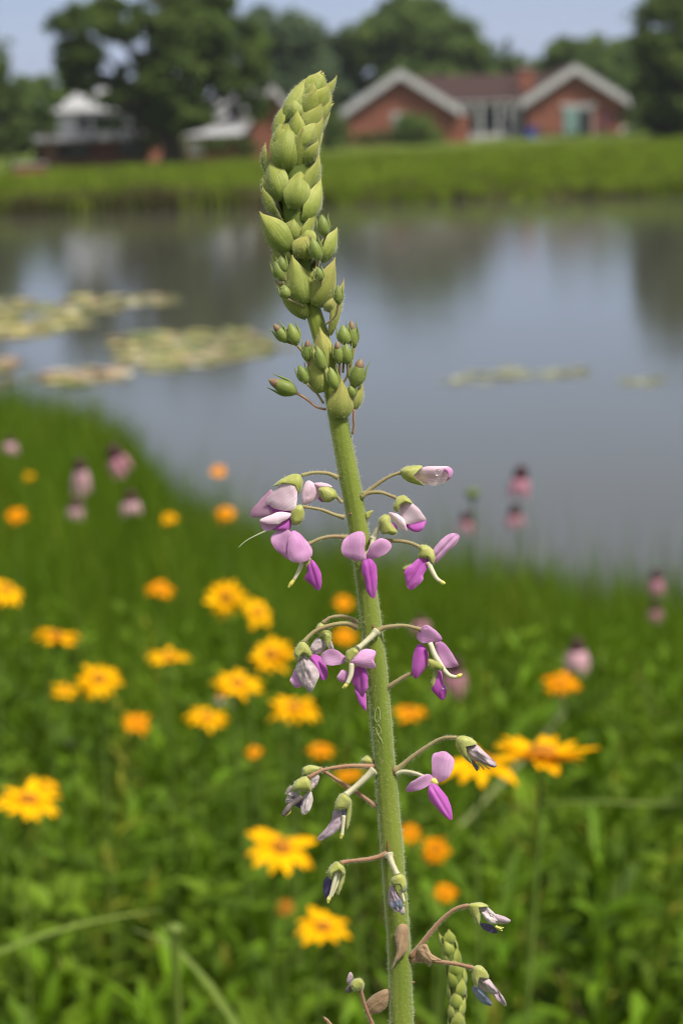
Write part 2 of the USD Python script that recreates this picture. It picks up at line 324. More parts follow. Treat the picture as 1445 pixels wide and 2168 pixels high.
# small things in front of the house
bx, bz = hx(1121), float(ground_z(5, HY - 3)) - 0.03
t = Thing('blue_bin', 'blue plastic bin standing beside the white porch of the brick house', 'bin', (bx, HY - 1.0, bz))
t.part('body', prism([(bx - 0.28, bz), (bx + 0.28, bz), (bx + 0.36, bz + 0.75), (bx - 0.36, bz + 0.75)], HY - 1.35, HY - .75), m_blue, smooth=False)
t.part('lid', box(bx - 0.4, bx + 0.4, HY - 1.4, HY - .7, bz + 0.753, bz + 0.83), m_blue, smooth=False)
bx = hx(1322); t = Thing('garden_stone', 'pale rounded boulder at the right corner of the brick house', 'stone', (bx, HY - 1, bz))
sp = trimesh.creation.icosphere(3, 1.0); sv = np.array(sp.vertices); sv *= (0.8 + 0.35 * meshkit.fbm(sv * 1.5, 3))[:, None] * [0.48, 0.4, 0.5]
t.part('stone', (sv + [bx, HY - 1, bz + 0.25], sp.faces), m_concrete, smooth=True)
a, b = at_y(1124, 305, HY - 6), at_y(1315, 297, HY - 6)
t = Thing('stone_kerb', 'long pale stone edging on the bank below the right gable', 'kerb', ((a[0] + b[0]) / 2, HY - 6, float(ground_z(8, HY - 6))))
zk = float(ground_z(8, HY - 6))
for k in range(7):
    xa = a[0] + (b[0] - a[0]) * k / 7; t.part('stone', box(xa, xa + (b[0] - a[0]) / 7 - 0.03, HY - 6.15, HY - 5.85, zk - 0.1, zk + 0.12 + 0.02 * (k % 3)), m_concrete, smooth=False)

# left-hand white house, half hidden by the big tree
AY = 112.0
def ax(px, py=250): return float(at_y(px, py, AY)[0])
def az(px, py): return float(at_y(px, py, AY)[2])
ga = float(ground_z(-8, AY)) - 0.1
t = Thing('white_house', 'white house with pale grey roof over a dark brick lower floor at far left', 'house', (ax(200), AY + 4, ga))
t.part('wall', box(ax(84), ax(318), AY, AY + 8, ga, az(200, 292)), m_brick, smooth=False, label='red brick lower wall')
t.part('wall', box(ax(122), ax(300), AY + 0.2, AY + 8, az(200, 292) + 0.003, az(200, 232)), m_white, smooth=False, label='white upper wall')
rz0, rz1 = az(200, 234), az(200, 184)
xa, xb = ax(112), ax(308)
rv = np.array([[xa, AY - .5, rz0], [xb, AY - .5, rz0], [xb - .8, AY + 4, rz1], [xa + 1.0, AY + 4, rz1], [xa, AY + 8.6, rz0], [xb, AY + 8.6, rz0]])
t.part('roof', trimesh.convex.convex_hull(rv), m_greyroof, smooth=False)
t.part('canopy', box(ax(70), ax(326), AY - 1.3, AY - 0.003, az(200, 296), az(200, 284)), m_greyroof, smooth=False)
for a, b in ((164, 186), (196, 236), (244, 262)): t.part('window', box(ax(a), ax(b), AY + 0.12, AY + 0.197, az(200, 276), az(200, 244)), m_pane, smooth=False)
for a, b in ((122, 184), (252, 310)): t.part('window', box(ax(a), ax(b), AY - 0.08, AY - 0.006, az(200, 336), az(200, 300)), m_pane, smooth=False)

BY = 118.0
def bx_(px, py=250): return float(at_y(px, py, BY)[0])
def bz_(px, py): return float(at_y(px, py, BY)[2])
gb = float(ground_z(-4, BY)) - 0.1
t = Thing('cottage', 'brick and white cottage with grey roofs behind the big tree, left of the flower spike', 'house', (bx_(490), BY + 4, gb))
t.part('wall', box(bx_(388), bx_(560), BY, BY + 7, gb, bz_(470, 282)), m_brick, smooth=False)
rv = np.array([[bx_(378), BY - .5, bz_(450, 286)], [bx_(545), BY - .5, bz_(450, 286)], [bx_(545), BY + 3.5, bz_(450, 258)], [bx_(384), BY + 3.5, bz_(450, 258)], [bx_(378), BY + 7.6, bz_(450, 286)], [bx_(545), BY + 7.6, bz_(450, 286)]])
t.part('roof', trimesh.convex.convex_hull(rv), m_greyroof, smooth=False)
t.part('wall', prism([(bx_(446), bz_(490, 262)), (bx_(542), bz_(490, 262)), (bx_(542), bz_(490, 200)), (bx_(494), bz_(490, 176)), (bx_(446), bz_(490, 200))], BY + 2.2, BY + 8), m_white, smooth=False, label='white gable above the grey roof')
t.part('roof', prism([(bx_(440), bz_(490, 199)), (bx_(494), bz_(490, 173)), (bx_(548), bz_(490, 199)), (bx_(548), bz_(490, 193)), (bx_(494), bz_(490, 166)), (bx_(440), bz_(490, 193))], BY + 1.9, BY + 8.3), m_greyroof, smooth=False)
t.part('window', box(bx_(480), bx_(510), BY + 2.1, BY + 2.197, bz_(490, 250), bz_(490, 215)), m_pane, smooth=False)
t.part('window', box(bx_(394), bx_(428), BY - 0.08, BY - 0.003, bz_(410, 328), bz_(410, 292)), m_white, smooth=False, label='pale blue-white window under the eave')
xl, xr = bx_(520), bx_(640)
gable(t, xl, xr, gb, bz_(580, 268), bz_(580, 186), BY - 1.2, BY + 7, rake=0.2, over=0.3)

t = Thing('garden_wall', 'low orange brick garden wall at the far left of the bank', 'wall', (ax(45), 96, float(ground_z(-8, 96)) - .1))
zq = float(ground_z(-9, 96)) - .1; qa, qb = float(at_y(30, 340, 96)[0]), float(at_y(95, 340, 96)[0])
t.part('wall', box(qa, qb, 96, 96.3, zq, zq + 0.5), m_brick, smooth=False)
t.part('coping', box(qa - .05, qb + .05, 95.95, 96.35, zq + 0.503, zq + 0.57), m_concrete, smooth=False)

# ---------------------------------------------------------------- trees and shrubs across the pond
def leaf_mat(name, c1, c2, scale=0.5, t=0.3): return mat(name, c1, c2, scale=scale, rough=0.7, spec=0.15, trans=t, detail=4.0, lo=0.35, hi=0.65)
m_leaf = [leaf_mat('dark_foliage_look', (0.044, 0.074, 0.013), (0.088, 0.132, 0.022)),
          leaf_mat('mid_foliage_look', (0.052, 0.088, 0.018), (0.105, 0.155, 0.03)),
          leaf_mat('light_foliage_look', (0.05, 0.09, 0.015), (0.1, 0.15, 0.025)),
          leaf_mat('blue_foliage_look', (0.055, 0.088, 0.04), (0.10, 0.145, 0.065))]
m_bark = mat('bark_look', (0.035, 0.028, 0.02), (0.07, 0.055, 0.04), scale=3, rough=0.95, spec=0.1, bump=0.5, bscale=12)
def foliage(lobes, per, leaf, seed, shell=0.55):
    """Leaf-clump quads spread through clusters that fill the given ellipsoids (centre, radii)."""
    g = np.random.default_rng(seed); Cs, Ns = [], []
    for c, r in lobes:
        c, r = np.array(c, float), np.array(r, float)
        k = max(8, int(per * 3.2 * r.prod() ** (2 / 3)))
        for _ in range(k):
            d = g.normal(size=3); d /= np.linalg.norm(d)
            q = c + d * r * (shell + (1 - shell) * g.random() ** 0.5)
            rr = 0.42 * r.min() * (0.6 + 0.8 * g.random()); n = g.integers(34, 56)
            e = g.normal(size=(n, 3)); e /= np.linalg.norm(e, axis=1, keepdims=True)
            Cs.append(q + e * rr * g.random((n, 1)) ** 0.4 * [1.15, 1.15, 0.75]); Ns.append(e * 0.8 + d * 0.6 + [0, 0, 0.4] + g.normal(size=(n, 3)) * 0.5)
    C, N = np.vstack(Cs), np.vstack(Ns); n = len(C)
    N /= np.linalg.norm(N, axis=1, keepdims=True)
    a = np.cross(N, g.normal(size=(n, 3))); a /= np.linalg.norm(a, axis=1, keepdims=True); b = np.cross(N, a)
    s = leaf * (0.6 + 0.8 * g.random((n, 1)))
    V = np.stack([C - a * s, C - b * s * 0.6 + N * s * .15, C + a * s, C + b * s * 0.6 + N * s * .15], 1).reshape(-1, 3)
    i = np.arange(n) * 4
    return V, np.vstack([np.stack([i, i + 1, i + 2], 1), np.stack([i, i + 2, i + 3], 1)])
def tree(name, label, px, Y, lobes_px, m, per=5.0, leaf=0.2, trunk=0.3, seed=1, group=None, trunk_px=None, shell=0.55):
    """lobes_px: (centre x, centre y, half width, half height) in photograph pixels at distance Y."""
    k = PX * Y
    lobes = []
    for i, (cx, cy, hw, hh) in enumerate(lobes_px):
        p = at_y(cx, cy, Y + (i % 3 - 1) * 0.8); lobes.append((p, (hw * k, max(hw, hh) * k * 0.8, hh * k)))
    b = at_y(px, 300, Y); gzt = float(ground_z(b[0], Y)); base = (b[0], Y, gzt - 0.15)
    t = Thing(name, label, 'tree' if 'tree' in name or 'conifer' in name else 'shrub', base, group)
    low = min(l[0][2] for l in lobes); top = max(l[0][2] + l[1][2] * .3 for l in lobes)
    parts = [tube([base, (b[0] + .05, Y, (gzt + low) / 2), (b[0] - .1, Y, low), (np.mean([l[0][0] for l in lobes]), Y, top)], [trunk * 1.25, trunk, trunk * .8, trunk * .15], 9, 10)]
    for c, r in lobes:
        parts.append(tube([(b[0], Y, gzt + (low - gzt) * 0.75), ((b[0] + c[0]) / 2, Y, (low + c[2]) / 2 - .2), tuple(c)], [trunk * .5, trunk * .32, trunk * .1], 6, 6))
    t.part('trunk', join(parts), m_bark, smooth=True)
    t.part('crown', foliage(lobes, per, leaf, seed, shell), m, smooth=False)
    return t
tree('maple_tree', 'biggest dark broadleaf tree, left of the spike, trunk standing between the two left houses', 362, 106,
     [(175, 60, 62, 62), (185, 140, 60, 48), (245, 30, 60, 40), (330, 80, 62, 60), (420, 55, 95, 70), (500, 110, 70, 75), (400, 160, 90, 70), (330, 215, 60, 55), (490, 165, 70, 40), (380, 240, 70, 40), (405, 232, 40, 22), (275, 192, 44, 18), (535, 200, 34, 26), (290, 165, 50, 30), (168, 186, 30, 12), (250, 70, 40, 24), (395, 222, 50, 24), (340, 20, 60, 44), (250, 212, 40, 14), (400, 262, 30, 12), (540, 240, 30, 18), (230, 262, 26, 10), (430, 0, 80, 40), (150, 110, 35, 60)], m_leaf[0], per=4.6, leaf=0.2, trunk=0.45, seed=11)
tree('broadleaf_tree', 'rounded blue-green tree behind the top of the flower spike', 640, 165, [(600, 90, 80, 60), (660, 120, 70, 70), (570, 60, 50, 40), (630, 190, 90, 70), (700, 170, 50, 60)], m_leaf[3], per=4, leaf=0.28, seed=12)
tree('broadleaf_tree', 'tall rounded tree rising behind the left gable of the brick house', 870, 165, [(790, 85, 62, 50), (870, 40, 70, 55), (860, 110, 90, 60), (940, 90, 75, 60), (985, 140, 60, 60), (800, 150, 70, 50), (900, 170, 110, 50)], m_leaf[1], per=4, leaf=0.28, trunk=0.4, seed=13)
tree('broadleaf_tree', 'low light green tree behind the chimney of the brick house', 1075, 175, [(1060, 165, 70, 42), (1120, 150, 50, 35), (1020, 175, 50, 40)], m_leaf[2], per=4, leaf=0.26, seed=14)
tree('broadleaf_tree', 'wide low tree behind the right gable of the brick house', 1240, 170, [(1200, 125, 50, 42), (1260, 115, 60, 40), (1320, 130, 60, 50), (1250, 170, 90, 50), (1340, 200, 50, 60)], m_leaf[1], per=4, leaf=0.26, seed=15)
tree('broadleaf_tree', 'very dark tree at the right edge that hides part of the sky', 1430, 120, [(1400, 60, 66, 60), (1455, 10, 90, 70), (1390, 130, 62, 62), (1440, 170, 80, 90), (1520, 90, 90, 100), (1400, 220, 60, 66), (1470, 250, 80, 40), (1540, 220, 80, 70)], m_leaf[0], per=5, leaf=0.2, trunk=0.4, seed=16)
tree('broadleaf_tree', 'dark tree cut off by the left edge of the picture', -60, 115, [(-70, 130, 84, 70), (-60, 210, 90, 70), (-20, 270, 70, 60), (-90, 60, 70, 50)], m_leaf[0], per=4.5, leaf=0.2, seed=17)
tree('broadleaf_tree', 'low tree behind the white house at far left', 80, 135, [(40, 215, 60, 45), (100, 200, 60, 40), (150, 205, 50, 45), (60, 270, 70, 40)], m_leaf[1], per=4.5, leaf=0.22, seed=18)
tree('slim_tree', 'thin young tree with sparse leaves in front of the white house', 104, 104, [(104, 262, 22, 36), (112, 225, 18, 26)], m_leaf[2], per=7, leaf=0.12, trunk=0.07, seed=19)
tree('small_tree', 'small bright tree between the white house and the big tree', 300, 110, [(292, 215, 36, 40), (262, 210, 26, 26), (316, 270, 30, 36), (310, 305, 26, 22), (215, 206, 24, 14)], m_leaf[1], per=6, leaf=0.13, trunk=0.1, seed=20)
tree('slender_conifer', 'slender far-off conifer faint against the sky right of centre', 1075, 320, [(1075, 175, 17, 22), (1075, 145, 13, 22), (1075, 115, 9, 20), (1074, 92, 5, 14)], m_leaf[3], per=3.2, leaf=0.3, trunk=0.25, seed=21)
tree('garden_shrub', 'round clipped green bush in front of the left brick gable', 880, 136, [(880, 284, 48, 36), (876, 266, 38, 26), (900, 290, 40, 26)], m_leaf[2], per=14, leaf=0.09, trunk=0.05, seed=22, shell=.75)
tree('hedge_shrub', 'low dark hedge along the foot of the left brick gable', 772, 137, [(740, 292, 26, 14), (775, 291, 26, 14), (810, 291, 26, 15), (842, 292, 18, 14)], m_leaf[0], per=16, leaf=0.08, trunk=0.04, seed=23)
tree('hedge_shrub', 'low dark hedge below the teal glass door of the brick house', 1180, 138, [(1150, 288, 18, 9), (1180, 287, 20, 9), (1215, 288, 18, 8), (1250, 287, 20, 8), (1285, 286, 18, 9)], m_leaf[0], per=16, leaf=0.08, trunk=0.04, seed=24)
tree('hedge_shrub', 'dark green hedge under the grey roof of the cottage', 480, 112, [(450, 308, 28, 20), (490, 308, 30, 20), (530, 310, 28, 18)], m_leaf[0], per=10, leaf=0.1, trunk=0.04, seed=25)
tree('tall_shrub', 'dark shrub between the flower spike and the left gable of the brick house', 702, 132, [(700, 262, 26, 50), (704, 295, 32, 30), (696, 220, 20, 36)], m_leaf[0], per=7, leaf=0.12, trunk=0.08, seed=26)
tree('garden_shrub', 'green shrub between the right gable and the dark tree', 1345, 137, [(1345, 262, 24, 32), (1360, 285, 26, 18)], m_leaf[1], per=8, leaf=0.1, trunk=0.05, seed=27)
tree('garden_shrub', 'dark rounded shrub at the far left end of the bank', 20, 104, [(0, 308, 44, 26), (48, 310, 34, 22)], m_leaf[0], per=8, leaf=0.12, trunk=0.05, seed=28)

# ---------------------------------------------------------------- scattered grass
def instancer(name, protos, label, cat, pts, idx, quats, scales):
    path = numbered('/World', name)
    pi = UsdGeom.PointInstancer.Define(stage, path)
    tg = []
    for nm, mesh, m in protos:
        p = usdkit.mesh(stage, f'{path}/{nm}', mesh, m, smooth=False); tg.append(p.GetPath())
    pi.CreatePrototypesRel().SetTargets(tg)
    pi.CreateProtoIndicesAttr(Vt.IntArray.FromNumpy(np.asarray(idx, np.int32)))
    pi.CreatePositionsAttr(Vt.Vec3fArray.FromNumpy(np.asarray(pts, np.float32)))
    pi.CreateScalesAttr(Vt.Vec3fArray.FromNumpy(np.asarray(scales, np.float32)))
    pi.CreateOrientationsAttr(Vt.QuathArray([Gf.Quath(float(w), float(x), float(y), float(z)) for w, x, y, z in quats]))
    tag(pi.GetPrim(), label, cat, None, 'stuff'); return pi
def tuft(seed, n, h, spread, w, bend=0.35):
    g = np.random.default_rng(seed); parts = []
    for _ in range(n):
        a, r = g.random() * 6.283, spread * g.random() ** .5; b = np.array([math.cos(a) * r, math.sin(a) * r, 0])
        d = g.random() * 6.283; hh = h * (0.55 + 0.5 * g.random()); lean = bend * (0.2 + g.random()); dv = np.array([math.cos(d), math.sin(d), 0])
        tt = np.linspace(0, 1, 5)[:, None]
        P = b + dv * hh * lean * tt ** 2.2 + np.array([0, 0, 1]) * hh * (tt - 0.25 * lean * tt ** 3)
        parts.append(sheet(P, [w * .8, w, w * .9, w * .55, w * .06], np.array([-dv[1], dv[0], 0.2]) if g.random() < .3 else dv + [0, 0, .3], 0.1, 2))
    return join(parts)
def leafy(seed, h, pairs, L, Wd):
    g = np.random.default_rng(seed); parts = []
    top = np.array([g.normal() * .06, g.normal() * .06, h])
    st = catmull([(0, 0, 0), top * .5 + [g.normal() * .02, g.normal() * .02, 0], top], 6)
    parts.append(tube(st, [0.0035, 0.0022], 5))
    for k in range(pairs):
        z = 0.12 + 0.88 * (k + .5) / pairs; p = np.array([np.interp(z, np.linspace(0, 1, 6), st[:, i]) for i in range(3)]); a0 = k * 1.57 + g.random() * .5
        for s in (0, math.pi):
            a = a0 + s; dv = np.array([math.cos(a), math.sin(a), 0]); l = L * (0.6 + .5 * g.random()) * (1.1 - 0.55 * z); w = Wd * l / L
            el = 0.25 + 0.5 * g.random() + 0.4 * z; tt = np.linspace(0, 1, 6)[:, None]
            P = p + dv * l * tt * math.cos(el) + np.array([0, 0, 1]) * l * (tt * math.sin(el) - 0.65 * tt ** 2 * g.random())
            parts.append(sheet(P, [w * .25, w * .95, w, w * .75, w * .4, w * .03], np.array([0, 0, 1.0]), 0.16, 3))
    return join(parts)
m_grass = [mat('meadow_grass_look', (0.064, 0.125, 0.003), (0.105, 0.175, 0.006), scale=3, rough=0.6, spec=0.12, trans=0.35, vary=0.4),
           mat('pale_grass_look', (0.12, 0.16, 0.006), (0.18, 0.20, 0.016), scale=3, rough=0.6, spec=0.12, trans=0.35, vary=0.25)]
m_herb = [mat('herb_leaf_look', (0.052, 0.11, 0.002), (0.094, 0.168, 0.005), scale=8, rough=0.6, spec=0.15, trans=0.3, vary=0.45),
          mat('light_herb_leaf_look', (0.076, 0.142, 0.004), (0.118, 0.19, 0.008), scale=8, rough=0.6, spec=0.15, trans=0.35, vary=0.3),
          mat('yellowing_leaf_look', (0.17, 0.20, 0.010), (0.26, 0.27, 0.03), scale=8, rough=0.6, spec=0.15, trans=0.35, vary=0.3),
          mat('dry_stalk_look', (0.16, 0.12, 0.05), (0.24, 0.19, 0.09), scale=8, rough=0.8, spec=0.1, vary=0.3)]
def quat_z(a, tilt=0, ta=0):
    q1 = np.array([math.cos(a / 2), 0, 0, math.sin(a / 2)]); q2 = np.array([math.cos(tilt / 2), math.sin(tilt / 2) * math.cos(ta), math.sin(tilt / 2) * math.sin(ta), 0])
    w1, x1, y1, z1 = q2; w2, x2, y2, z2 = q1
    return (w1 * w2 - x1 * x2 - y1 * y2 - z1 * z2, w1 * x2 + x1 * w2 + y1 * z2 - z1 * y2, w1 * y2 - x1 * z2 + y1 * w2 + z1 * x2, w1 * z2 + x1 * y2 - y1 * x2 + z1 * w2)
def scatter(n, y0, y1, seed, margin=0.9, power=1.0):
    g = np.random.default_rng(seed); y = y0 + (y1 - y0) * g.random(n * 3) ** power; half = TANH * y * 1.15 + margin
    x = (2 * g.random(n * 3) - 1) * half
    keep = g.random(n * 3) < half / (TANH * y1 * 1.15 + margin)
    x, y = x[keep][:n], y[keep][:n]; ok = y < shore(x) + 0.25
    x, y = x[ok], y[ok]; return np.stack([x, y, ground_z(x, y) - 0.02], 1), g
pts, g = scatter(6200, 1.7, 17.5, 31)
n = len(pts); sc = (0.55 + 0.5 * g.random(n)) * np.interp(pts[:, 1], [2, 5, 12], [.62, .8, 1.0])
edge = shore(pts[:, 0]) - pts[:, 1]
sc *= np.interp(edge, [-.3, 2.5], [0.8, 1.0])
instancer('meadow_grass', [(f'tuft_{k}' if k else 'tuft', tuft(40 + k, 26, 0.62, 0.10, 0.0052), m_grass[k == 3]) for k in range(4)], 'tall green meadow grass growing down to the pond edge', 'grass',
          pts, g.choice(4, n, p=[.3, .3, .28, .12]), [quat_z(g.random() * 6.28, g.random() * .15, g.random() * 6.28) for _ in range(n)], np.stack([sc * 1.1, sc * 1.1, sc], 1))
pts, g = scatter(2900, 1.25, 6.5, 32, margin=0.6)
dens = np.interp(pts[:, 1], [1.2, 4.5, 6.5], [1, .8, .15]); pts = pts[g.random(len(pts)) < dens]; n = len(pts)
lowf = meshkit.fbm(np.c_[pts[:, :2] * 3.2, np.zeros(n)], 3)
sc = (0.50 + 0.36 * g.random(n)) * (.62 + .76 * lowf)
hue = meshkit.fbm(np.c_[pts[:, :2] * 2.4 + 40, np.zeros(n)], 3) + g.normal(size=n) * .13
kind = np.where(hue > .58, 1, np.where(hue > .5, 3, np.where(hue > .42, 0, 2))); kind = np.where(g.random(n) < .07, 4, kind); kind = np.where(g.random(n) < .05, 5, kind); kind = np.where(g.random(n) < .035, 6, kind)
sc *= np.interp(pts[:, 1], [1.2, 2.2, 6], [.82, 1, .9])
herb_protos = [(f'leafy_stem_{k:03d}' if k else 'leafy_stem', leafy(60 + k, 0.62, 7 + k, (0.16, 0.14, 0.18, 0.12)[k], (0.032, 0.046, 0.050, 0.026)[k]), m_herb[k % 2]) for k in range(4)]
herb_protos += [('broad_leaf_stem', leafy(66, 0.54, 6, 0.17, 0.055), m_herb[0]), ('yellowing_stem', leafy(67, 0.6, 8, 0.10, 0.026), m_herb[2]), ('dry_stalk', tuft(68, 6, 0.62, 0.05, 0.005, .3), m_herb[3])]
instancer('meadow_herbs', herb_protos, 'dense leafy green plants filling the meadow below the flowers', 'plants',
          pts, kind, [quat_z(g.random() * 6.28, g.random() * .3, g.random() * 6.28) for _ in range(n)], np.stack([sc, sc, sc], 1))
g = np.random.default_rng(36); x = (2 * g.random(420) - 1) * 4.0; y = shore(x) - 2.2 * g.random(420) ** 1.3 + .1
instancer('shore_reeds', [('stem_tuft', tuft(80, 4, 0.95, 0.07, 0.006, .15), m_grass[0]), ('stem_tuft_001', tuft(81, 3, 0.8, 0.05, 0.010, .2), m_grass[1])], 'thin taller stems along the near edge of the pond', 'reeds',
          np.stack([x, y, ground_z(x, y) - .02], 1), (g.random(420) < .25).astype(int), [quat_z(g.random() * 6.28) for _ in range(420)], np.repeat(.65 + .4 * g.random((420, 1)), 3, 1))
# far bank grass
g = np.random.default_rng(33); n = 9000
y = 69 + 40 * g.random(n) ** 1.7; x = (2 * g.random(n) - 1) * (y * .148 * 1.25 + 3)
gzv = ground_z(x, y); ok = gzv > -0.05; x, y, gzv = x[ok], y[ok], gzv[ok]; n = len(x)
sc = (0.5 + 0.7 * g.random(n)) * np.interp(y, [69, 73, 80, 110], [1.0, .8, .55, .35]) * (.45 + 1.1 * meshkit.fbm(np.c_[x * .35, y * .35, 0 * x], 3))
m_bank = [mat('bank_grass_look', (0.115, 0.175, 0.010), (0.20, 0.265, 0.02), scale=.3, rough=0.8, spec=0.08, trans=0.3, vary=0.3), mat('dry_bank_grass_look', (0.07, 0.07, 0.022), (0.11, 0.095, 0.032), scale=.3, rough=0.7, spec=0.15, trans=0.3, vary=0.3)]
pick = np.where(g.random(n) < np.interp(y, [69, 71.5, 74], [.85, .5, .15]), 2, g.integers(0, 2, n))
instancer('bank_grass', [('tuft', tuft(70, 30, 0.7, 0.30, 0.035), m_bank[0]), ('tuft_001', tuft(71, 30, 0.6, 0.35, 0.04), m_bank[0]), ('tuft_002', tuft(72, 26, 0.6, 0.28, 0.03), m_bank[1])], 'bright green grass covering the bank across the pond', 'grass',
          np.stack([x, y, gzv - .03], 1), pick, [quat_z(g.random() * 6.28) for _ in range(n)], np.stack([sc * 1.3, sc * 1.3, sc], 1))

# ---------------------------------------------------------------- lily pads
m_dull = mat('dull_pad_look', (0.2, 0.21, 0.115), (0.26, 0.265, 0.16), scale=3, rough=.3, vary=.2)
m_pad = [mat('yellow_pad_look', (0.25, 0.235, 0.08), (0.36, 0.31, 0.13), scale=3, rough=0.4, spec=0.4, vary=0.3),
         mat('green_pad_look', (0.12, 0.155, 0.045), (0.21, 0.22, 0.08), scale=3, rough=0.4, spec=0.4, vary=0.3),
         mat('brown_pad_look', (0.24, 0.155, 0.10), (0.32, 0.24, 0.17), scale=3, rough=0.5, spec=0.3, vary=0.3),
         mat('white_pad_look', (0.40, 0.39, 0.29), (0.48, 0.46, 0.36), scale=3, rough=0.4, spec=0.4, vary=0.2)]
def pad(c, r, g, lift):
    n = 22; a0 = g.random() * 6.283; ang = a0 + 0.12 + np.linspace(0, 6.283 - 0.24, n)
    up = g.random() * 6.283; tilt = lift * r
    rings = []
    for q in (0.12, 0.55, 0.88, 1.0):
        rr = r * q * (1 + 0.04 * np.sin(ang * 5 + a0)); z = 0.008 + tilt * q * q * np.clip(np.cos(ang - up), -.02, 1) + (0.012 if q == 1 else 0)
        rings.append(np.stack([c[0] + rr * np.cos(ang), c[1] + rr * np.sin(ang), z], 1))
    V = np.vstack(rings); F = []
    for k in range(3):
        i = np.arange(n - 1) + k * n; F += [np.stack([i, i + 1, i + n + 1], 1), np.stack([i, i + n + 1, i + n], 1)]
    F = np.vstack(F); k = len(V); idx = np.arange(k).reshape(4, n)
    rim = np.r_[idx[0], idx[1:, -1], idx[-1, -2::-1], idx[-2:0:-1, 0]]; r2 = np.roll(rim, -1)
    return np.vstack([V, V - [0, 0, 0.006]]), np.vstack([F, F[:, ::-1] + k, np.stack([rim, rim + k, r2], 1), np.stack([r2, rim + k, r2 + k], 1)])
WEED = {0: [], 1: []}
def weed(shape, n, seed, k=0, r=(.05, .14)):
    from shapely.geometry import Polygon, Point
    g = np.random.default_rng(seed); poly = Polygon(shape); b = poly.bounds
    while n:
        px, py = b[0] + (b[2] - b[0]) * g.random(), b[1] + (b[3] - b[1]) * g.random()
        if not poly.contains(Point(px, py)): continue
        n -= 1; c = at_z(px, py, 0.0); a = np.linspace(0, 6.283, 8)[:7] + g.random(); rr = (r[0] + (r[1] - r[0]) * g.random()) * (.6 + .7 * g.random(7))
        V = np.vstack([[c[0], c[1], .006], np.c_[c[0] + rr * np.cos(a) * 1.3, c[1] + rr * np.sin(a), np.full(7, .004 + .003 * g.random())]]); i = np.arange(7)
        WEED[k].append((V, np.stack([np.zeros(7, int), i + 1, (i + 1) % 7 + 1], 1)))
def raft(shape, n, label, group, mix, seed, r=(0.08, 0.16), lift=0.12):
    g = np.random.default_rng(seed); k = 0
    from shapely.geometry import Polygon, Point
    poly = Polygon(shape); b = poly.bounds
    while k < n:
        px, py = b[0] + (b[2] - b[0]) * g.random(), b[1] + (b[3] - b[1]) * g.random()
        if not poly.contains(Point(px, py)): continue
        c = at_z(px, py, 0.0); k += 1
        tone = g.choice(4, p=mix); fx, fy = (px - b[0]) / (b[2] - b[0]), (py - b[1]) / (b[3] - b[1]); raised = g.random() < .15
        where = ('left end' if fx < .2 else 'left half' if fx < .5 else 'right half' if fx < .8 else 'right end') + (', far side' if fy < .4 else ', near side' if fy > .65 else '')
        lab = f"{'upturned ' if raised else ''}{('yellowish', 'green', 'brownish', 'pale whitish')[tone]} lily pad in {label}, {where}"
        single('lily_pad', pad(c, r[0] + (r[1] - r[0]) * g.random(), g, lift * g.random() * (3.0 if raised else 1)), m_dull if lift < .1 else m_pad[tone], lab, 'lily pad', 'lily pads in ' + label, smooth=False)
raft([(-60, 640), (60, 632), (180, 660), (170, 690), (90, 712), (-60, 722)], 105, 'the big left raft', '', [.6, .25, .1, .05], 1)
raft([(130, 634), (200, 628), (380, 624), (370, 640), (230, 660), (170, 668)], 38, 'the narrow far strip', '', [.45, .35, .1, .1], 2)
raft([(228, 718), (300, 706), (400, 704), (520, 698), (600, 735), (560, 752), (440, 775), (330, 790), (285, 770), (235, 742)], 88, 'the raft beside the spike', '', [.4, .32, .18, .1], 3)
raft([(60, 798), (130, 792), (200, 775), (270, 776), (260, 800), (160, 818)], 20, 'the strip nearest the left bank', '', [.3, .1, .55, .05], 4)
raft([(-40, 765), (30, 758), (36, 790), (0, 830), (-40, 832)], 12, 'the brown clump at the left edge', '', [.25, .15, .6, 0], 5)
raft([(935, 806), (1010, 790), (1080, 775), (1100, 788), (1235, 782), (1240, 795), (1120, 808), (1000, 815)], 11, 'the patch right of the spike', '', [.25, .75, 0, 0], 6, r=(.04, .09), lift=.05)
raft([(1300, 805), (1400, 800), (1410, 812), (1320, 822)], 4, 'the faint patch near the right edge', '', [.1, .9, 0, 0], 7, r=(.03, .07), lift=.05)

weed([(-60, 636), (60, 630), (190, 655), (180, 690), (90, 715), (-60, 724)], 230, 50)
weed([(130, 634), (200, 628), (380, 624), (370, 640), (230, 660), (170, 668)], 70, 51)
weed([(228, 718), (300, 706), (400, 704), (520, 698), (620, 735), (560, 754), (440, 777), (330, 792), (285, 772), (235, 745)], 200, 52)
weed([(40, 800), (130, 792), (200, 775), (270, 776), (260, 802), (160, 820)], 45, 53)
weed([(925, 808), (1010, 792), (1080, 772), (1110, 786), (1245, 780), (1250, 797), (1120, 806), (1000, 817)], 80, 54, 1, (.03, .09))
weed([(1290, 806), (1400, 800), (1410, 814), (1320, 822)], 26, 55, 1, (.03, .08))
single('pond_weed', join(WEED[0]), mat('pond_weed_look', (0.12, 0.13, 0.045), (0.22, 0.20, 0.085), scale=5, rough=.5), 'yellow-green floating weed filling the gaps between the left lily pads', 'pond weed', kind='stuff', smooth=False)
single('pond_weed', join(WEED[1]), m_dull, 'thin pale weed floating in faint streaks right of the spike', 'pond weed', kind='stuff', smooth=False)

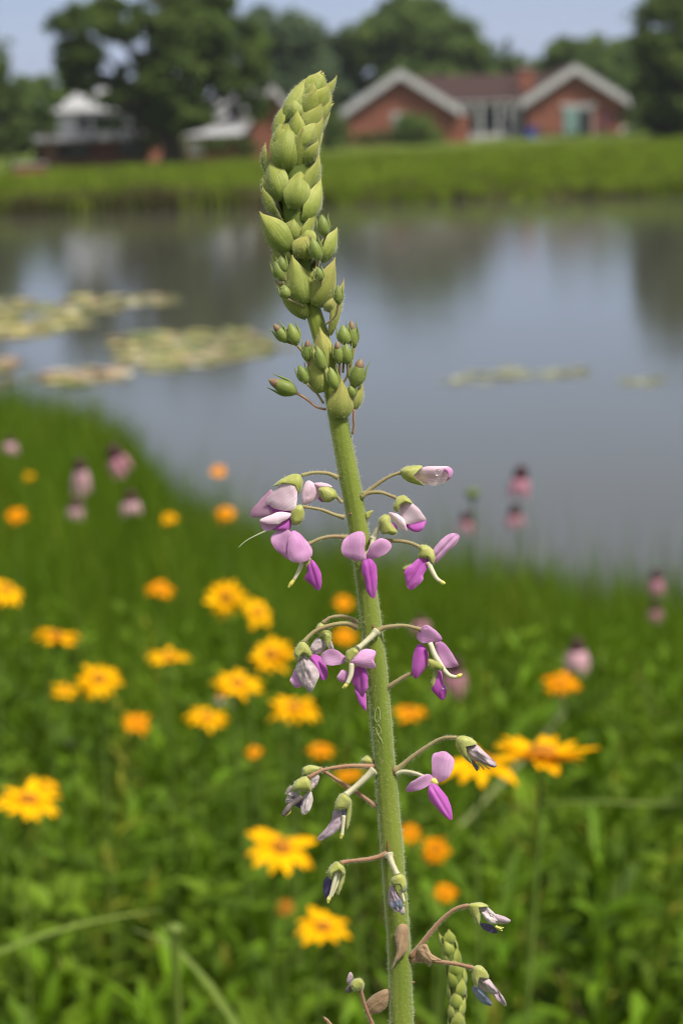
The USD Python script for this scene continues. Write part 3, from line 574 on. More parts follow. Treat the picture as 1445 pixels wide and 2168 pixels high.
# ---------------------------------------------------------------- yellow oxeye flowers
m_yel = [mat('yellow_petal_look', (0.80, 0.40, 0.002), (0.88, 0.50, 0.004), scale=60, rough=0.8, spec=0.04, trans=0.3, vary=0.08),
         mat('orange_petal_look', (0.76, 0.27, 0.002), (0.84, 0.36, 0.003), scale=60, rough=0.8, spec=0.04, trans=0.3, vary=0.08),
         mat('rust_petal_look', (0.30, 0.12, 0.012), (0.42, 0.18, 0.015), scale=60, rough=0.7, spec=0.1, trans=0.2)]
m_disc = mat('orange_disc_look', (0.20, 0.06, 0.004), (0.42, 0.17, 0.008), scale=500, rough=0.8, spec=0.15)
m_stemf = mat('flower_stem_look', (0.10, 0.165, 0.022), (0.17, 0.235, 0.04), scale=20, rough=0.5, spec=0.3, trans=0.1)
m_leaf2 = m_herb[0]
m_blade0 = mat('pale_stalk_look', (0.30, 0.34, 0.12), (0.38, 0.42, 0.17), scale=10, rough=0.5, spec=0.2)
def basis(n):
    n = np.asarray(n, float); n = n / np.linalg.norm(n)
    a = np.cross(n, [0.3, 0.2, 0.93]) if abs(n[2]) < .95 else np.cross(n, [1, 0, 0]); a /= np.linalg.norm(a)
    return a, np.cross(n, a), n
def view_normal(x, y, asp, az):
    """Head normal whose disc looks asp times as tall as wide, leaning az in the picture."""
    d = at(x, y, 1.0) - CAM; d /= np.linalg.norm(d)
    f = min(max(asp, .12), 1.0); v = math.cos(az) * UP + math.sin(az) * RT; v = v - d * (v @ d); v /= np.linalg.norm(v)
    return -d * f + v * math.sqrt(1 - f * f)
def stem_to_ground(H, N, r, lean=0.0, seed=0):
    g = np.random.default_rng(seed); bx, by = H[0] + lean + g.normal() * .03, H[1] + 0.04 + g.normal() * .03
    z = float(ground_z(bx, by)); B = np.array([bx, by, z - .02])
    q = H - N * 0.05 - np.array([0, 0, .02])
    return catmull([B, (B * .55 + q * .45), q, H - N * .006], 14), B
def oxeye(x, y, w, asp, az, label, tone=0, real=0.062, petals=13, rows=1, seed=0, lean=0.0, stem_r=0.0017, droop=0.1, minh=0.3, dmul=1.0):
    g = np.random.default_rng(seed); depth = dmul * real / (w * PX)
    while True:      # the head must clear the leaves around it
        H = at(x, y, depth)
        if w < 35 or H[2] - float(ground_z(H[0], H[1])) > .58 or depth < 1.2: break
        depth *= .98
    N = view_normal(x, y, asp, az); R = depth * w * PX / 2
    P, B = stem_to_ground(H, N, stem_r, lean, seed)
    t = Thing('oxeye_flower', label, 'flower', B, 'yellow oxeye flowers in the meadow')
    t.part('stem', tube(P, [stem_r * 1.3, stem_r], 7), m_blade0 if stem_r > .004 else m_stemf, smooth=True)
    a, b, n = basis(N)
    sp = trimesh.creation.icosphere(2, 1.0); sv = np.array(sp.vertices); rd = R * 0.29
    sv = sv * (1 + 0.12 * (meshkit.noise(sv * 7) - .5))[:, None]
    t.part('disc', (H + (sv[:, :1] * a + sv[:, 1:2] * b) * rd + np.clip(sv[:, 2:], -.3, 1) * n * rd * .62 + n * .002, sp.faces), m_disc, smooth=True)
    v = sv * [1, 1, .5]; t.part('calyx', (H + (v[:, :1] * a + v[:, 1:2] * b) * rd * .95 + v[:, 2:] * n * rd - n * rd * .4, sp.faces), m_stemf, smooth=True)
    ps = []
    for row in range(rows):
        for k in range(petals):
            th = 2 * math.pi * (k + .5 * row + g.normal() * .12) / petals; dv = math.cos(th) * a + math.sin(th) * b
            l = R * (0.84 + .28 * g.random()) * (1 - .22 * row); r1 = rd * .75; rise = 0.10 + .12 * row + g.normal() * .12; dr = droop + g.normal() * .13
            tt = np.linspace(0, 1, 7)[:, None]
            Q = H + dv * (r1 + (l - r1) * tt) + n * (l * (rise * tt - (dr + .12) * tt ** 2) + .001)
            wd = 2.25 * l * math.pi / petals * .58
            ps.append(sheet(Q, [wd * .45, wd * .85, wd, wd * .98, wd * .85, wd * .55, wd * .18], n, 0.12 + .06 * g.random(), 5, thick=0.0004))
    if w >= 58:
        for p in ps: t.part('petal', p, m_yel[tone], smooth=50)
    else: t.part('petals', join(ps), m_yel[tone], smooth=50)
    if w > 80:
        for k in range(2):
            i = 5 + 3 * k; p = P[i]; th = g.random() * 6.28
            for s in (0, math.pi):
                dv = np.array([math.cos(th + s), math.sin(th + s), .35]); tt = np.linspace(0, 1, 6)[:, None]; l = .075
                t.part('leaf', sheet(p + dv * l * tt - np.array([0, 0, .03]) * tt ** 2, [.006, .024, .026, .02, .01, .001], np.array([0, 0, 1.0]), .15, 5, thick=.0004), m_leaf2, smooth=50)
    return t
OX = [  # x, y, width, aspect, lean, label, kwargs
 (12, 1250, 96, .55, .35, 'yellow flower cut off by the left edge, upper of the two there', dict(tone=0)),
 (340, 1247, 66, .55, 0, 'small orange-yellow flower standing alone left of the large upright one', dict(tone=1)),
 (478, 1266, 92, .95, -.3, 'upright yellow flower facing the viewer, upper left of the spike', dict(rows=2, petals=12)),
 (545, 1297, 92, .62, .6, 'yellow flower partly behind the upright facing one, its petals spread right', dict(petals=9, dmul=1.04)),
 (118, 1349, 108, .32, .25, 'thin yellow flower seen edge-on, tilted down to the right, near the left edge', dict(rows=2)),
 (356, 1393, 100, .30, 0, 'flat yellow flower seen edge-on below the lone orange-yellow one', dict()),
 (575, 1388, 112, .72, -.35, 'golden flower with a dark centre just left of the spike', dict(rows=2, tone=0, petals=12)),
 (210, 1440, 108, .72, -.1, 'double yellow flower with layered petals, left of the picture', dict(rows=2, petals=14)),
 (138, 1463, 62, .55, 0, 'small yellow flower touching the left side of the layered double one', dict()),
 (502, 1450, 116, .50, .1, 'bushy yellow flower left of the withering pink blossoms', dict(rows=2, petals=14)),
 (436, 1520, 98, .42, .2, 'yellow flower tilted to the right, below left of the bushy one', dict(rows=2)),
 (622, 1500, 122, .42, -.05, 'wide yellow flower right beside the spike at mid height', dict(rows=2, petals=13)),
 (290, 1532, 64, .75, .4, 'small orange flower tilted right, alone in the leaves at left', dict(tone=1)),
 (678, 1590, 64, .5, 0, 'small orange flower touching the spike on its left, above the wilted blossoms', dict(tone=1)),
 (538, 1593, 38, .75, 0, 'tiny orange bud flower left of the spike, above the wilted blossoms', dict(tone=1, real=.045)),
 (737, 1641, 64, .5, 0, 'small orange flower behind the wilted blossoms on the left of the spike', dict(tone=1)),
 (60, 1697, 148, .48, .1, 'large yellow flower at the left edge with a brown-orange centre', dict(petals=12)),
 (98, 1668, 54, .7, .4, 'small yellow flower peeking from behind the large one at the left edge', dict()),
 (595, 1797, 152, .72, .25, 'large golden flower with pointed petals facing the viewer, left of the lower spike', dict(petals=12, tone=0)),
 (684, 1966, 124, .62, .1, 'yellow flower with broad petals at the bottom, just left of the stem', dict(petals=10)),
 (867, 1766, 52, .9, 0, 'small orange flower close to the right side of the stem', dict(tone=1, real=.05)),
 (921, 1800, 66, .95, 0, 'round orange flower right of the stem, below the open pink blossom', dict(tone=1, rows=2, real=.05)),
 (943, 1890, 54, .85, 0, 'small round orange flower right of the stem, lowest on that side', dict(tone=1, real=.05)),
 (867, 1510, 74, .55, .1, 'orange flower right of the spike, level with the squiggle on the stem', dict(tone=1)),
 (1186, 1444, 86, .55, .1, 'orange flower on a thick pale slanting stalk at right', dict(tone=1, rows=2, stem_r=.0042, lean=-.5, droop=.2)),
 (1146, 1602, 240, .25, .05, 'largest yellow flower, seen edge-on, far right of the spike', dict(petals=15, rows=2, real=.075, droop=-.12)),
 (1020, 1618, 192, .40, .1, 'large golden flower behind the withered pink blossom right of the spike', dict(petals=12, tone=0, real=.066)),
 (730, 1346, 58, .6, 0, 'orange flower half hidden behind the spike, lower of two', dict(tone=1)),
 (728, 1276, 46, .75, 0, 'orange flower half hidden behind the spike, upper of two', dict(tone=1)),
 (35, 1090, 44, .8, 0, 'small orange flower at the left edge, upper meadow', dict(tone=1, real=.055)),
 (358, 1098, 38, .7, 0, 'tiny yellow flower in the grass near the shore, left of centre', dict(real=.055)),
 (478, 1086, 44, .65, 0, 'small pale orange flower at the grass edge against the water', dict(tone=1)),
 (462, 998, 36, .75, 0, 'small pale orange flower standing up against the grey water', dict(tone=1)),
 (605, 1921, 44, .95, 0, 'rust brown faded flower between the two large yellow ones', dict(tone=2, real=.05)),
 (45, 1955, 28, .9, 0, 'tiny yellow bud at lower left, left one of a pair', dict(real=.03)),
 (92, 1969, 28, .9, 0, 'tiny yellow bud at lower left, right one of a pair', dict(tone=1, real=.03)),
 (62, 1008, 26, .7, 0, 'faint yellow flower near the shore at far left', dict(real=.055)),
 (77, 1578, 26, .9, 0, 'pale yellow-green bud at left above the large edge flower', dict(real=.03)),
]
for i, (x, y, w, asp, az, lab, kw) in enumerate(OX): oxeye(x, y, w * .95, asp, az, lab, seed=100 + i, **kw)

# ---------------------------------------------------------------- pink coneflowers
m_pink = [mat('pale_pink_petal_look', (0.66, 0.36, 0.42), (0.76, 0.50, 0.54), scale=80, rough=0.6, spec=0.2, trans=0.25, vary=.08), mat('rose_petal_look', (0.58, 0.22, 0.32), (0.70, 0.36, 0.43), scale=80, rough=0.6, spec=0.2, trans=0.25, vary=.08)]
m_cone = mat('dark_cone_look', (0.02, 0.008, 0.012), (0.07, 0.02, 0.025), scale=300, rough=0.8, bump=.6, bscale=400)
def coneflower(x, y, w, label, tone=0, hang=1.3, az=0.0, real=0.052, seed=0, n=12, cone=.30, flare=.5):
    g = np.random.default_rng(seed); depth = real / (w * PX); H = at(x, y, depth)
    N = np.array([0, 0, 1.0]) * math.cos(az) + RT * math.sin(az) + [0, -.12, 0]; N /= np.linalg.norm(N); R = real / 2
    P, B = stem_to_ground(H, N, .002, 0, seed)
    t = Thing('coneflower', label, 'flower', B, 'pink coneflowers in the meadow')
    t.part('stem', tube(P, [.002, .0014], 7), m_grass[0], smooth=True)
    a, b, nn = basis(N); rc = R * cone * 2.2
    sp = trimesh.creation.icosphere(3, 1.0); sv = np.array(sp.vertices); sv = sv * (1 + .16 * (meshkit.noise(sv * 9) - .5))[:, None]
    t.part('cone', (H + nn * rc * .45 + (sv[:, :1] * a + sv[:, 1:2] * b) * rc + np.clip(sv[:, 2:], -.35, 1) * nn * rc * 1.45, sp.faces), m_cone, smooth=True)
    ps = []
    for k in range(n):
        th = 2 * math.pi * (k + g.normal() * .15) / n; dv = math.cos(th) * a + math.sin(th) * b; l = real * hang * (.7 + .45 * g.random()); tt = np.linspace(0, 1, 7)[:, None]
        Q = H + dv * (rc * .8 + (R - rc * .8) * (1 - (1 - tt) ** 2.2) * (flare + .5)) - nn * l * (tt ** 1.35) + nn * .002
        wd = real * .15; ps.append(sheet(Q, [wd * .6, wd, wd, wd * .95, wd * .8, wd * .3], nn + dv, .15, 4, thick=.0004))
    for p in ps: t.part('petal', p, m_pink[tone], smooth=50)
    return t
CF = [(170, 995, 46, 'pale pink coneflower with long drooping petals at left, left one of the two tall ones', dict(tone=0, hang=1.5, flare=.45)),
 (246, 968, 54, 'rose coneflower tilted to the left, its dark cone against the water', dict(tone=1, az=-.35, hang=.95, flare=.6)),
 (276, 1062, 46, 'small pink coneflower below the tilted rose one', dict(tone=0, hang=.7, flare=.7)),
 (160, 1075, 40, 'dim pink coneflower low under the pale drooping one', dict(tone=0, hang=.7, flare=.7)),
 (22, 938, 36, 'faint pink coneflower at the far left edge near the shore', dict(tone=0, hang=.8, cone=.22)),
 (1101, 1012, 52, 'rose coneflower with a dark cone standing tallest at right against the water', dict(tone=1, az=.12, hang=1.05, flare=.5)),
 (1090, 1090, 44, 'rose coneflower directly below the tallest one at right', dict(tone=1, hang=.85, flare=.6)),
 (986, 1104, 40, 'rose coneflower at the grass edge between the spike and the tallest coneflower', dict(tone=1, hang=.75, flare=.7)),
 (1389, 1226, 40, 'rose coneflower near the right edge, upper of two', dict(tone=1, hang=1.1, flare=.4)),
 (1387, 1291, 38, 'rose coneflower near the right edge, lower of two', dict(tone=1, hang=.85, flare=.5)),
 (1221, 1378, 64, 'closed pale pink coneflower with hanging petals above the slanting orange flower', dict(tone=0, hang=.95, flare=.35, cone=.24, n=17)),
 (962, 1424, 60, 'pink coneflower with a dark cone half hidden behind the pink blossom right of the spike', dict(tone=1, hang=.95, flare=.4)),
 (890, 1318, 44, 'dim pink coneflower just behind the hooded pink blossom', dict(tone=1, hang=.6, cone=.2)),
 (468, 1478, 50, 'dull pink coneflower showing below the bushy yellow flower', dict(tone=0, hang=.7, cone=.2))]
for i, (x, y, w, lab, kw) in enumerate(CF): coneflower(x, y, w * .88, lab, seed=300 + i, **kw)

# single stalks and arching blades in the foreground meadow
m_blade = mat('pale_blade_look', (0.12, 0.18, 0.02), (0.19, 0.25, 0.045), scale=10, rough=0.5, spec=0.35, trans=0.25)
def blade(pix, depths, w, label):
    P = catmull([at(x, y, d) for (x, y), d in zip(pix, depths)], 24)
    b = P[0] + (P[0] - P[3]) * 1.5; b[2] = float(ground_z(b[0], b[1])) - .02
    P = catmull(np.vstack([[b], P[::3], P[-1:]]), 30)
    t = Thing('grass_blade', label, 'grass blade', b); t.part('blade', sheet(P, [w, w, w, w * .9, w * .6, w * .1], -fwd + UP * .6, .12, 4, thick=.0004), m_blade, smooth=50)
blade([(-60, 2040), (60, 1990), (200, 1950), (340, 1928)], [1.35, 1.4, 1.45, 1.5], .009, 'pale arching grass blade rising from the lower left edge')
blade([(600, 2420), (520, 2210), (440, 2080), (360, 2000), (280, 1968)], [1.2, 1.25, 1.3, 1.35, 1.4], .010, 'pale arching grass blade curving up from the bottom edge to the left')
blade([(1500, 1712), (1300, 1698), (1180, 1700), (1010, 1718)], [2.0, 2.05, 2.1, 2.15], .008, 'pale grass stalk lying level across the leaves at lower right')
def budstalk(x, y, w, depth, label, sm=None):
    H = at(x, y, depth); P, B = stem_to_ground(H, np.array([0, 0, 1.0]), .003, 0, int(x))
    t = Thing('flower_bud', label, 'flower bud', B)
    t.part('stem', tube(P, [.003, .0024], 8), sm or m_blade, smooth=True); s = trimesh.creation.icosphere(3, 1.0); r = w * PX * depth / 2
    sv = np.array(s.vertices); sv = sv * (1 + .2 * (meshkit.noise(sv * 5) - .5))[:, None]
    t.part('bud', (H + sv * [r, r, r * .8], s.faces), m_blade, smooth=True)
    for k in range(7):
        th = k * .9; dv = np.array([math.cos(th), math.sin(th), 0]); tt = np.linspace(0, 1, 5)[:, None]
        t.part('sepal', sheet(H - [0, 0, r * .6] + dv * r * 1.25 * tt ** .6 + np.array([0, 0, 1]) * r * 1.3 * tt ** 2, [r * .7, r * .8, r * .6, r * .1], dv + [0, 0, .2], .1, 4, thick=.0003), m_stemf, smooth=50)
budstalk(369, 1972, 38, 1.3, 'round green flower bud on a straight pale stalk at lower left')
budstalk(1000, 1046, 28, 4.2, 'greenish flower bud against the grey water left of the tallest coneflower', m_grass[0])
budstalk(147, 1578, 30, 3.0, 'small green bud among the leaves at left, under the layered yellow flower', m_grass[0])

# ================================================================ the flower spike
# (built in spike space: photograph pixels at the spike's own distance, 11 to the millimetre, with real depth towards the viewer)
K = 1 / S0
m_stem = mat('spike_stem_look', (0.105, 0.155, 0.008), (0.19, 0.22, 0.02), scale=170, rough=0.55, spec=0.3, stretch=(1, 1, .10), bump=.25, bscale=1500, sss=.0, sheen=.25)
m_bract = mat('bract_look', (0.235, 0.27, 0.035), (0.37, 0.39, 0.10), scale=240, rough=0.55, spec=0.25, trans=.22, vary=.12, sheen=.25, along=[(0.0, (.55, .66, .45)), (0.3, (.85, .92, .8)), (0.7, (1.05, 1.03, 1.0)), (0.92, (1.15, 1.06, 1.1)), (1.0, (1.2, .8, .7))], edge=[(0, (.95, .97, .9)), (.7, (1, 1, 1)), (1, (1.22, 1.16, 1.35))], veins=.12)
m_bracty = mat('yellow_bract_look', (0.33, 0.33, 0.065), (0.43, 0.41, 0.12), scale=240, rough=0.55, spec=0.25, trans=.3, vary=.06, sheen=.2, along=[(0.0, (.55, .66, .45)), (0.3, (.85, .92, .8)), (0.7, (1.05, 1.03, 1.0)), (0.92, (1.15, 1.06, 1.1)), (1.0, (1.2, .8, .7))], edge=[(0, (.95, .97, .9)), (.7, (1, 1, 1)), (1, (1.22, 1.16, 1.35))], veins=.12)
m_bud = mat('bud_look', (0.125, 0.175, 0.022), (0.20, 0.24, 0.045), scale=300, rough=0.5, spec=0.3, trans=.1, vary=.15, sheen=.2)
m_budt = mat('bud_tip_look', (0.16, 0.085, 0.06), (0.24, 0.17, 0.08), scale=400, rough=0.55)
m_core = mat('spike_core_look', (0.085, 0.12, 0.014), (0.12, 0.16, 0.022), scale=300, rough=0.7)
m_ped = mat('flower_stalk_look', (0.24, 0.155, 0.075), (0.27, 0.23, 0.09), scale=300, rough=0.55, spec=0.3, sheen=.3)
m_pedr = mat('red_flower_stalk_look', (0.26, 0.115, 0.065), (0.30, 0.175, 0.085), scale=300, rough=0.55, spec=0.3, sheen=.3)
m_pedp = mat('pale_flower_stalk_look', (0.40, 0.36, 0.22), (0.46, 0.43, 0.27), scale=300, rough=0.55, spec=0.3, sheen=.3)
m_cal = mat('calyx_look', (0.29, 0.31, 0.05), (0.43, 0.43, 0.13), scale=420, rough=0.5, spec=0.3, trans=.15, sheen=.3, bump=.3, bscale=1500)
PT = dict(rough=0.5, spec=0.25, trans=.38, sheen=.12, veins=.10, edge=[(0, (.96, .94, .96)), (.6, (1, 1, 1)), (1, (1.12, 1.18, 1.1))])
m_pale = mat('pale_pink_look', (0.76, 0.52, 0.64), (0.88, 0.74, 0.79), scale=230, **PT)
m_lilac = mat('lilac_petal_look', (0.62, 0.27, 0.56), (0.76, 0.46, 0.69), scale=230, **PT)
m_mag = mat('magenta_petal_look', (0.50, 0.085, 0.47), (0.60, 0.17, 0.56), scale=230, **PT)
m_mauve = mat('mauve_petal_look', (0.42, 0.19, 0.33), (0.58, 0.36, 0.47), scale=230, **PT)
m_wilt = mat('wilted_petal_look', (0.34, 0.24, 0.29), (0.52, 0.42, 0.45), scale=300, rough=.5, spec=.35, trans=.2, bump=.5, bscale=700)
m_wiltp = mat('pale_wilted_petal_look', (0.46, 0.36, 0.38), (0.60, 0.52, 0.52), scale=300, rough=.5, spec=.35, trans=.2, bump=.5, bscale=700)
m_blueg = mat('blue_grey_petal_look', (0.12, 0.13, 0.20), (0.24, 0.26, 0.34), scale=400, rough=.45, spec=.4, bump=.5, bscale=700)
m_navy = mat('navy_petal_look', (0.05, 0.035, 0.10), (0.10, 0.07, 0.17), scale=400, rough=.45, spec=.4)
m_brownp = mat('shrivelled_petal_look', (0.10, 0.075, 0.075), (0.20, 0.16, 0.15), scale=400, rough=.6, bump=.5, bscale=700)
m_straw = mat('stamen_look', (0.62, 0.55, 0.36), (0.72, 0.68, 0.5), scale=300, rough=.5, trans=.2)
m_anther = mat('anther_look', (0.50, 0.44, 0.08), (0.6, 0.55, 0.15), scale=300, rough=.6)
m_dry = mat('dry_bract_look', (0.30, 0.185, 0.10), (0.42, 0.28, 0.165), scale=260, rough=.7, spec=.2, trans=.25, bump=.3, bscale=900, sheen=.3)
m_hair = mat('plant_hair_look', (0.58, 0.58, 0.40), rough=.5, trans=.35, spec=.3)
m_mark = mat('node_mark_look', (0.13, 0.055, 0.03), (0.19, 0.10, 0.04), scale=500, rough=.6)
m_scar = mat('scar_look', (0.25, 0.30, 0.09), (0.32, 0.36, 0.14), scale=400, rough=.6)
m_drop = usdkit.material(stage, '/World/Looks/water_drop_look', {'p': ('principled_bsdf', {'transmission_weight': 1.0, 'roughness': 0.0, 'ior': 1.33, 'base_color': (1, 1, 1)})}, [], surface='p.BSDF')

def lin(cx, cy, s):
    return lambda pts: np.array([(cx + p[0] / s, cy + p[1] / s, *p[2:]) for p in pts], float)
C1, C2, C3 = lin(500, 120, 4.817), lin(500, 520, 4.014), lin(500, 960, 2.89)
C4, C5, C6 = lin(560, 1270, 3.141), lin(560, 1520, 2.779), lin(660, 1860, 3.141)
axis_pts = np.array([(684, 156), (662, 215), (634, 300), (620, 400), (624, 500), (641, 590), (660, 650), (679, 710), (698, 790), (714, 880), (736, 1000), (756, 1100), (776, 1250), (795, 1400), (812, 1600), (829, 1800), (844, 2000), (850, 2180), (852, 2400), (850, 2800)], float)
axis_w = [12, 22, 28, 30, 30, 32, 33, 36, 38, 40, 43, 42, 42, 45, 45, 48, 49, 50, 52, 54]
TILT = lambda y: np.interp(y, [150, 500, 900, 2200], [-70, -30, -5, 0])     # the top leans away from the viewer
def axis_at(y):
    return np.array([np.interp(y, axis_pts[:, 1], axis_pts[:, 0]), y, TILT(y)])

base_w = tow(np.array([850, 2800, 0])); base_w = np.array([base_w[0] + .01, base_w[1] + .02, float(ground_z(0, .5)) - .01])
spike = Thing('flower_spike', 'tall green flower spike in sharp focus with pink pea blossoms', 'flower', base_w)
HAIR = []   # (points, normals, length range, count)
def hairy(mesh, n, l0, l1, seed):
    v, f = mesh[:2]; g = np.random.default_rng(seed)
    tri = v[f]; cr = np.cross(tri[:, 1] - tri[:, 0], tri[:, 2] - tri[:, 0]); ar = np.linalg.norm(cr, axis=1)
    k = g.choice(len(f), n, p=ar / ar.sum()); u, w = g.random((2, n, 1)); flip = u + w > 1; u = np.where(flip, 1 - u, u); w = np.where(flip, 1 - w, w)
    p = tri[k, 0] + u * (tri[k, 1] - tri[k, 0]) + w * (tri[k, 2] - tri[k, 0]); nn = cr[k] / ar[k][:, None]
    L = (l0 + (l1 - l0) * g.random((n, 1))) * 1e-3; d = nn + g.normal(size=(n, 3)) * .25
    HAIR.append(np.stack([p - nn * 2e-5, p + d * L * .55, p + d * L + g.normal(size=(n, 3)) * L * .15], 1))

# stem
yy = np.linspace(158, 2800, 190); cen = np.stack([np.interp(yy, axis_pts[:, 1], axis_pts[:, 0]), yy, TILT(yy)], 1)
sm = np.exp(-0.5 * (np.arange(-6, 7) / 3.0) ** 2); sm /= sm.sum()
cen[:, 0] = np.convolve(np.pad(cen[:, 0], 6, mode='reflect', reflect_type='odd'), sm, 'valid')
rad = np.interp(yy, axis_pts[:, 1], np.array(axis_w) / 2) * (1 + .012 * np.sin(yy * .05))
def stem_mesh():
    sides = 40; V, F = tube(tow(cen), rad * S0, sides, cap=False)
    ring = V.reshape(-1, sides, 3); c = ring.mean(1, keepdims=True); th = np.linspace(0, 2 * np.pi, sides, endpoint=False)
    V = (c + (ring - c) * (1 + .022 * np.cos(5 * th) + .012 * np.cos(11 * th + 1))[None, :, None]).reshape(-1, 3)
    return V, F
sv_, sf_ = stem_mesh()
low = np.vstack([tow(cen[-1:]), (tow(cen[-1:]) * .5 + base_w * .5), base_w])
ext = tube(low, [rad[-1] * S0, rad[-1] * S0 * 1.1, rad[-1] * S0 * 1.2], 20, 10)
stem_path = spike.part('stem', join([(sv_, sf_), ext]), m_stem, smooth=True)
vis = (sv_[sf_[:, 0], 2] > tow(np.array([840, 2230, 0]))[2]) & (sv_[sf_[:, 0], 2] < tow(np.array([714, 800, 0]))[2])
vv = sv_[sf_[vis][:, 0]]
stem_vis = (sv_, sf_[vis])
a0 = sv_[sf_[vis][0]]; nrm = np.cross(a0[1] - a0[0], a0[2] - a0[0])
ctr = tow(cen)[np.argmin(np.abs(tow(cen)[:, 2] - a0[0][2]))]
if nrm @ (a0[0] - ctr) < 0: stem_vis = (sv_, sf_[vis][:, ::-1])
hairy(stem_vis, 11500, .15, .55, 1)

def to_mesh(V, F): return fix(tow(V), F)
def bract(base, tip, width, phi, bulge, curl=0.0, wide=.38, thick=4.0, zb=None, zt=None, n=12, m=9, cup=.5):
    """Ovate pointed scale. phi: which way its outer face looks (0 towards the viewer, +90 right, -90 left)."""
    base, tip = np.array(base, float), np.array(tip, float); ph = math.radians(phi)
    o = np.array([math.sin(ph), 0, math.cos(ph)])
    zb = TILT(base[1]) + 22 * math.cos(ph) if zb is None else zb; zt = TILT(tip[1]) + 34 * math.cos(ph) if zt is None else zt
    b3, t3 = np.array([*base, zb]), np.array([*tip, zt]); ax_ = t3 - b3; L = np.linalg.norm(ax_); T = ax_ / L
    S = np.cross(T, o); S /= np.linalg.norm(S); N = np.cross(S, T); N = N if N @ o > 0 else -N
    t = np.linspace(0, 1, n); pk = wide
    prof = np.where(t < pk, .45 + .55 * np.sin(np.pi / 2 * np.clip(t / pk, 0, 1)), np.cos(np.pi / 2 * np.clip((t - pk) / (1 - pk), 0, 1)) ** 1.35); prof = np.maximum(prof, .035)
    u = np.linspace(-1, 1, m)
    C = b3 + ax_ * t[:, None] + N * (bulge * np.sin(np.pi * np.clip(t, 0, 1) ** .8) ** .9 + bulge * np.interp(tip[1], [200, 460], [-.9, .2]) * t ** 4)[:, None] + S * (curl * np.sin(np.pi * t))[:, None]
    C += N * (curl * 0)
    hw = width / 2 * prof
    top = C[:, None] + S[None, None] * (hw[:, None] * u)[..., None] - N * (cup * hw[:, None] * np.abs(u) ** 1.6 * (1 + .5 * t[:, None]))[..., None]
    edge = np.clip(1 - np.abs(u) ** 4, 0, 1) * thick
    bot = top - N * (edge[None, :] * np.clip(np.sin(np.pi * np.clip(t, .03, .97)), .2, 1)[:, None])[..., None] - N * .8
    idx = np.arange(n * m).reshape(n, m); a, b, c, d = idx[:-1, :-1].ravel(), idx[:-1, 1:].ravel(), idx[1:, 1:].ravel(), idx[1:, :-1].ravel()
    F = np.vstack([np.stack([a, b, c], 1), np.stack([a, c, d], 1)]); k = n * m
    rim = np.r_[idx[0, :], idx[1:, -1], idx[-1, -2::-1], idx[-2:0:-1, 0]]; r2 = np.roll(rim, -1)
    F = np.vstack([F, F[:, ::-1] + k, np.stack([rim, rim + k, r2], 1), np.stack([r2, rim + k, r2 + k], 1)])
    UV = np.tile(np.stack(np.meshgrid(t, u, indexing='ij'), -1).reshape(-1, 2), (2, 1))
    return (*to_mesh(np.vstack([top.reshape(-1, 3), bot.reshape(-1, 3)]), F), UV)
def ovoid(base, tip, width, z0=0, z1=None, n=12, sides=14, wide=.42, sharp=1.0):
    b3 = np.array([*base, z0], float); t3 = np.array([*tip, z0 if z1 is None else z1], float); t = np.linspace(0, 1, n)
    prof = np.maximum((t + .02) ** .6 * (1.0 - t) ** (.85 * sharp), .02); prof /= prof.max()
    V, F = tube(b3 + (t3 - b3) * t[:, None], width / 2 * prof, sides); return to_mesh(V, F)
def ptube(pts, radii, n=18, sides=10): 
    V, F = tube(np.array(pts, float), radii, sides, n); return to_mesh(V, F)
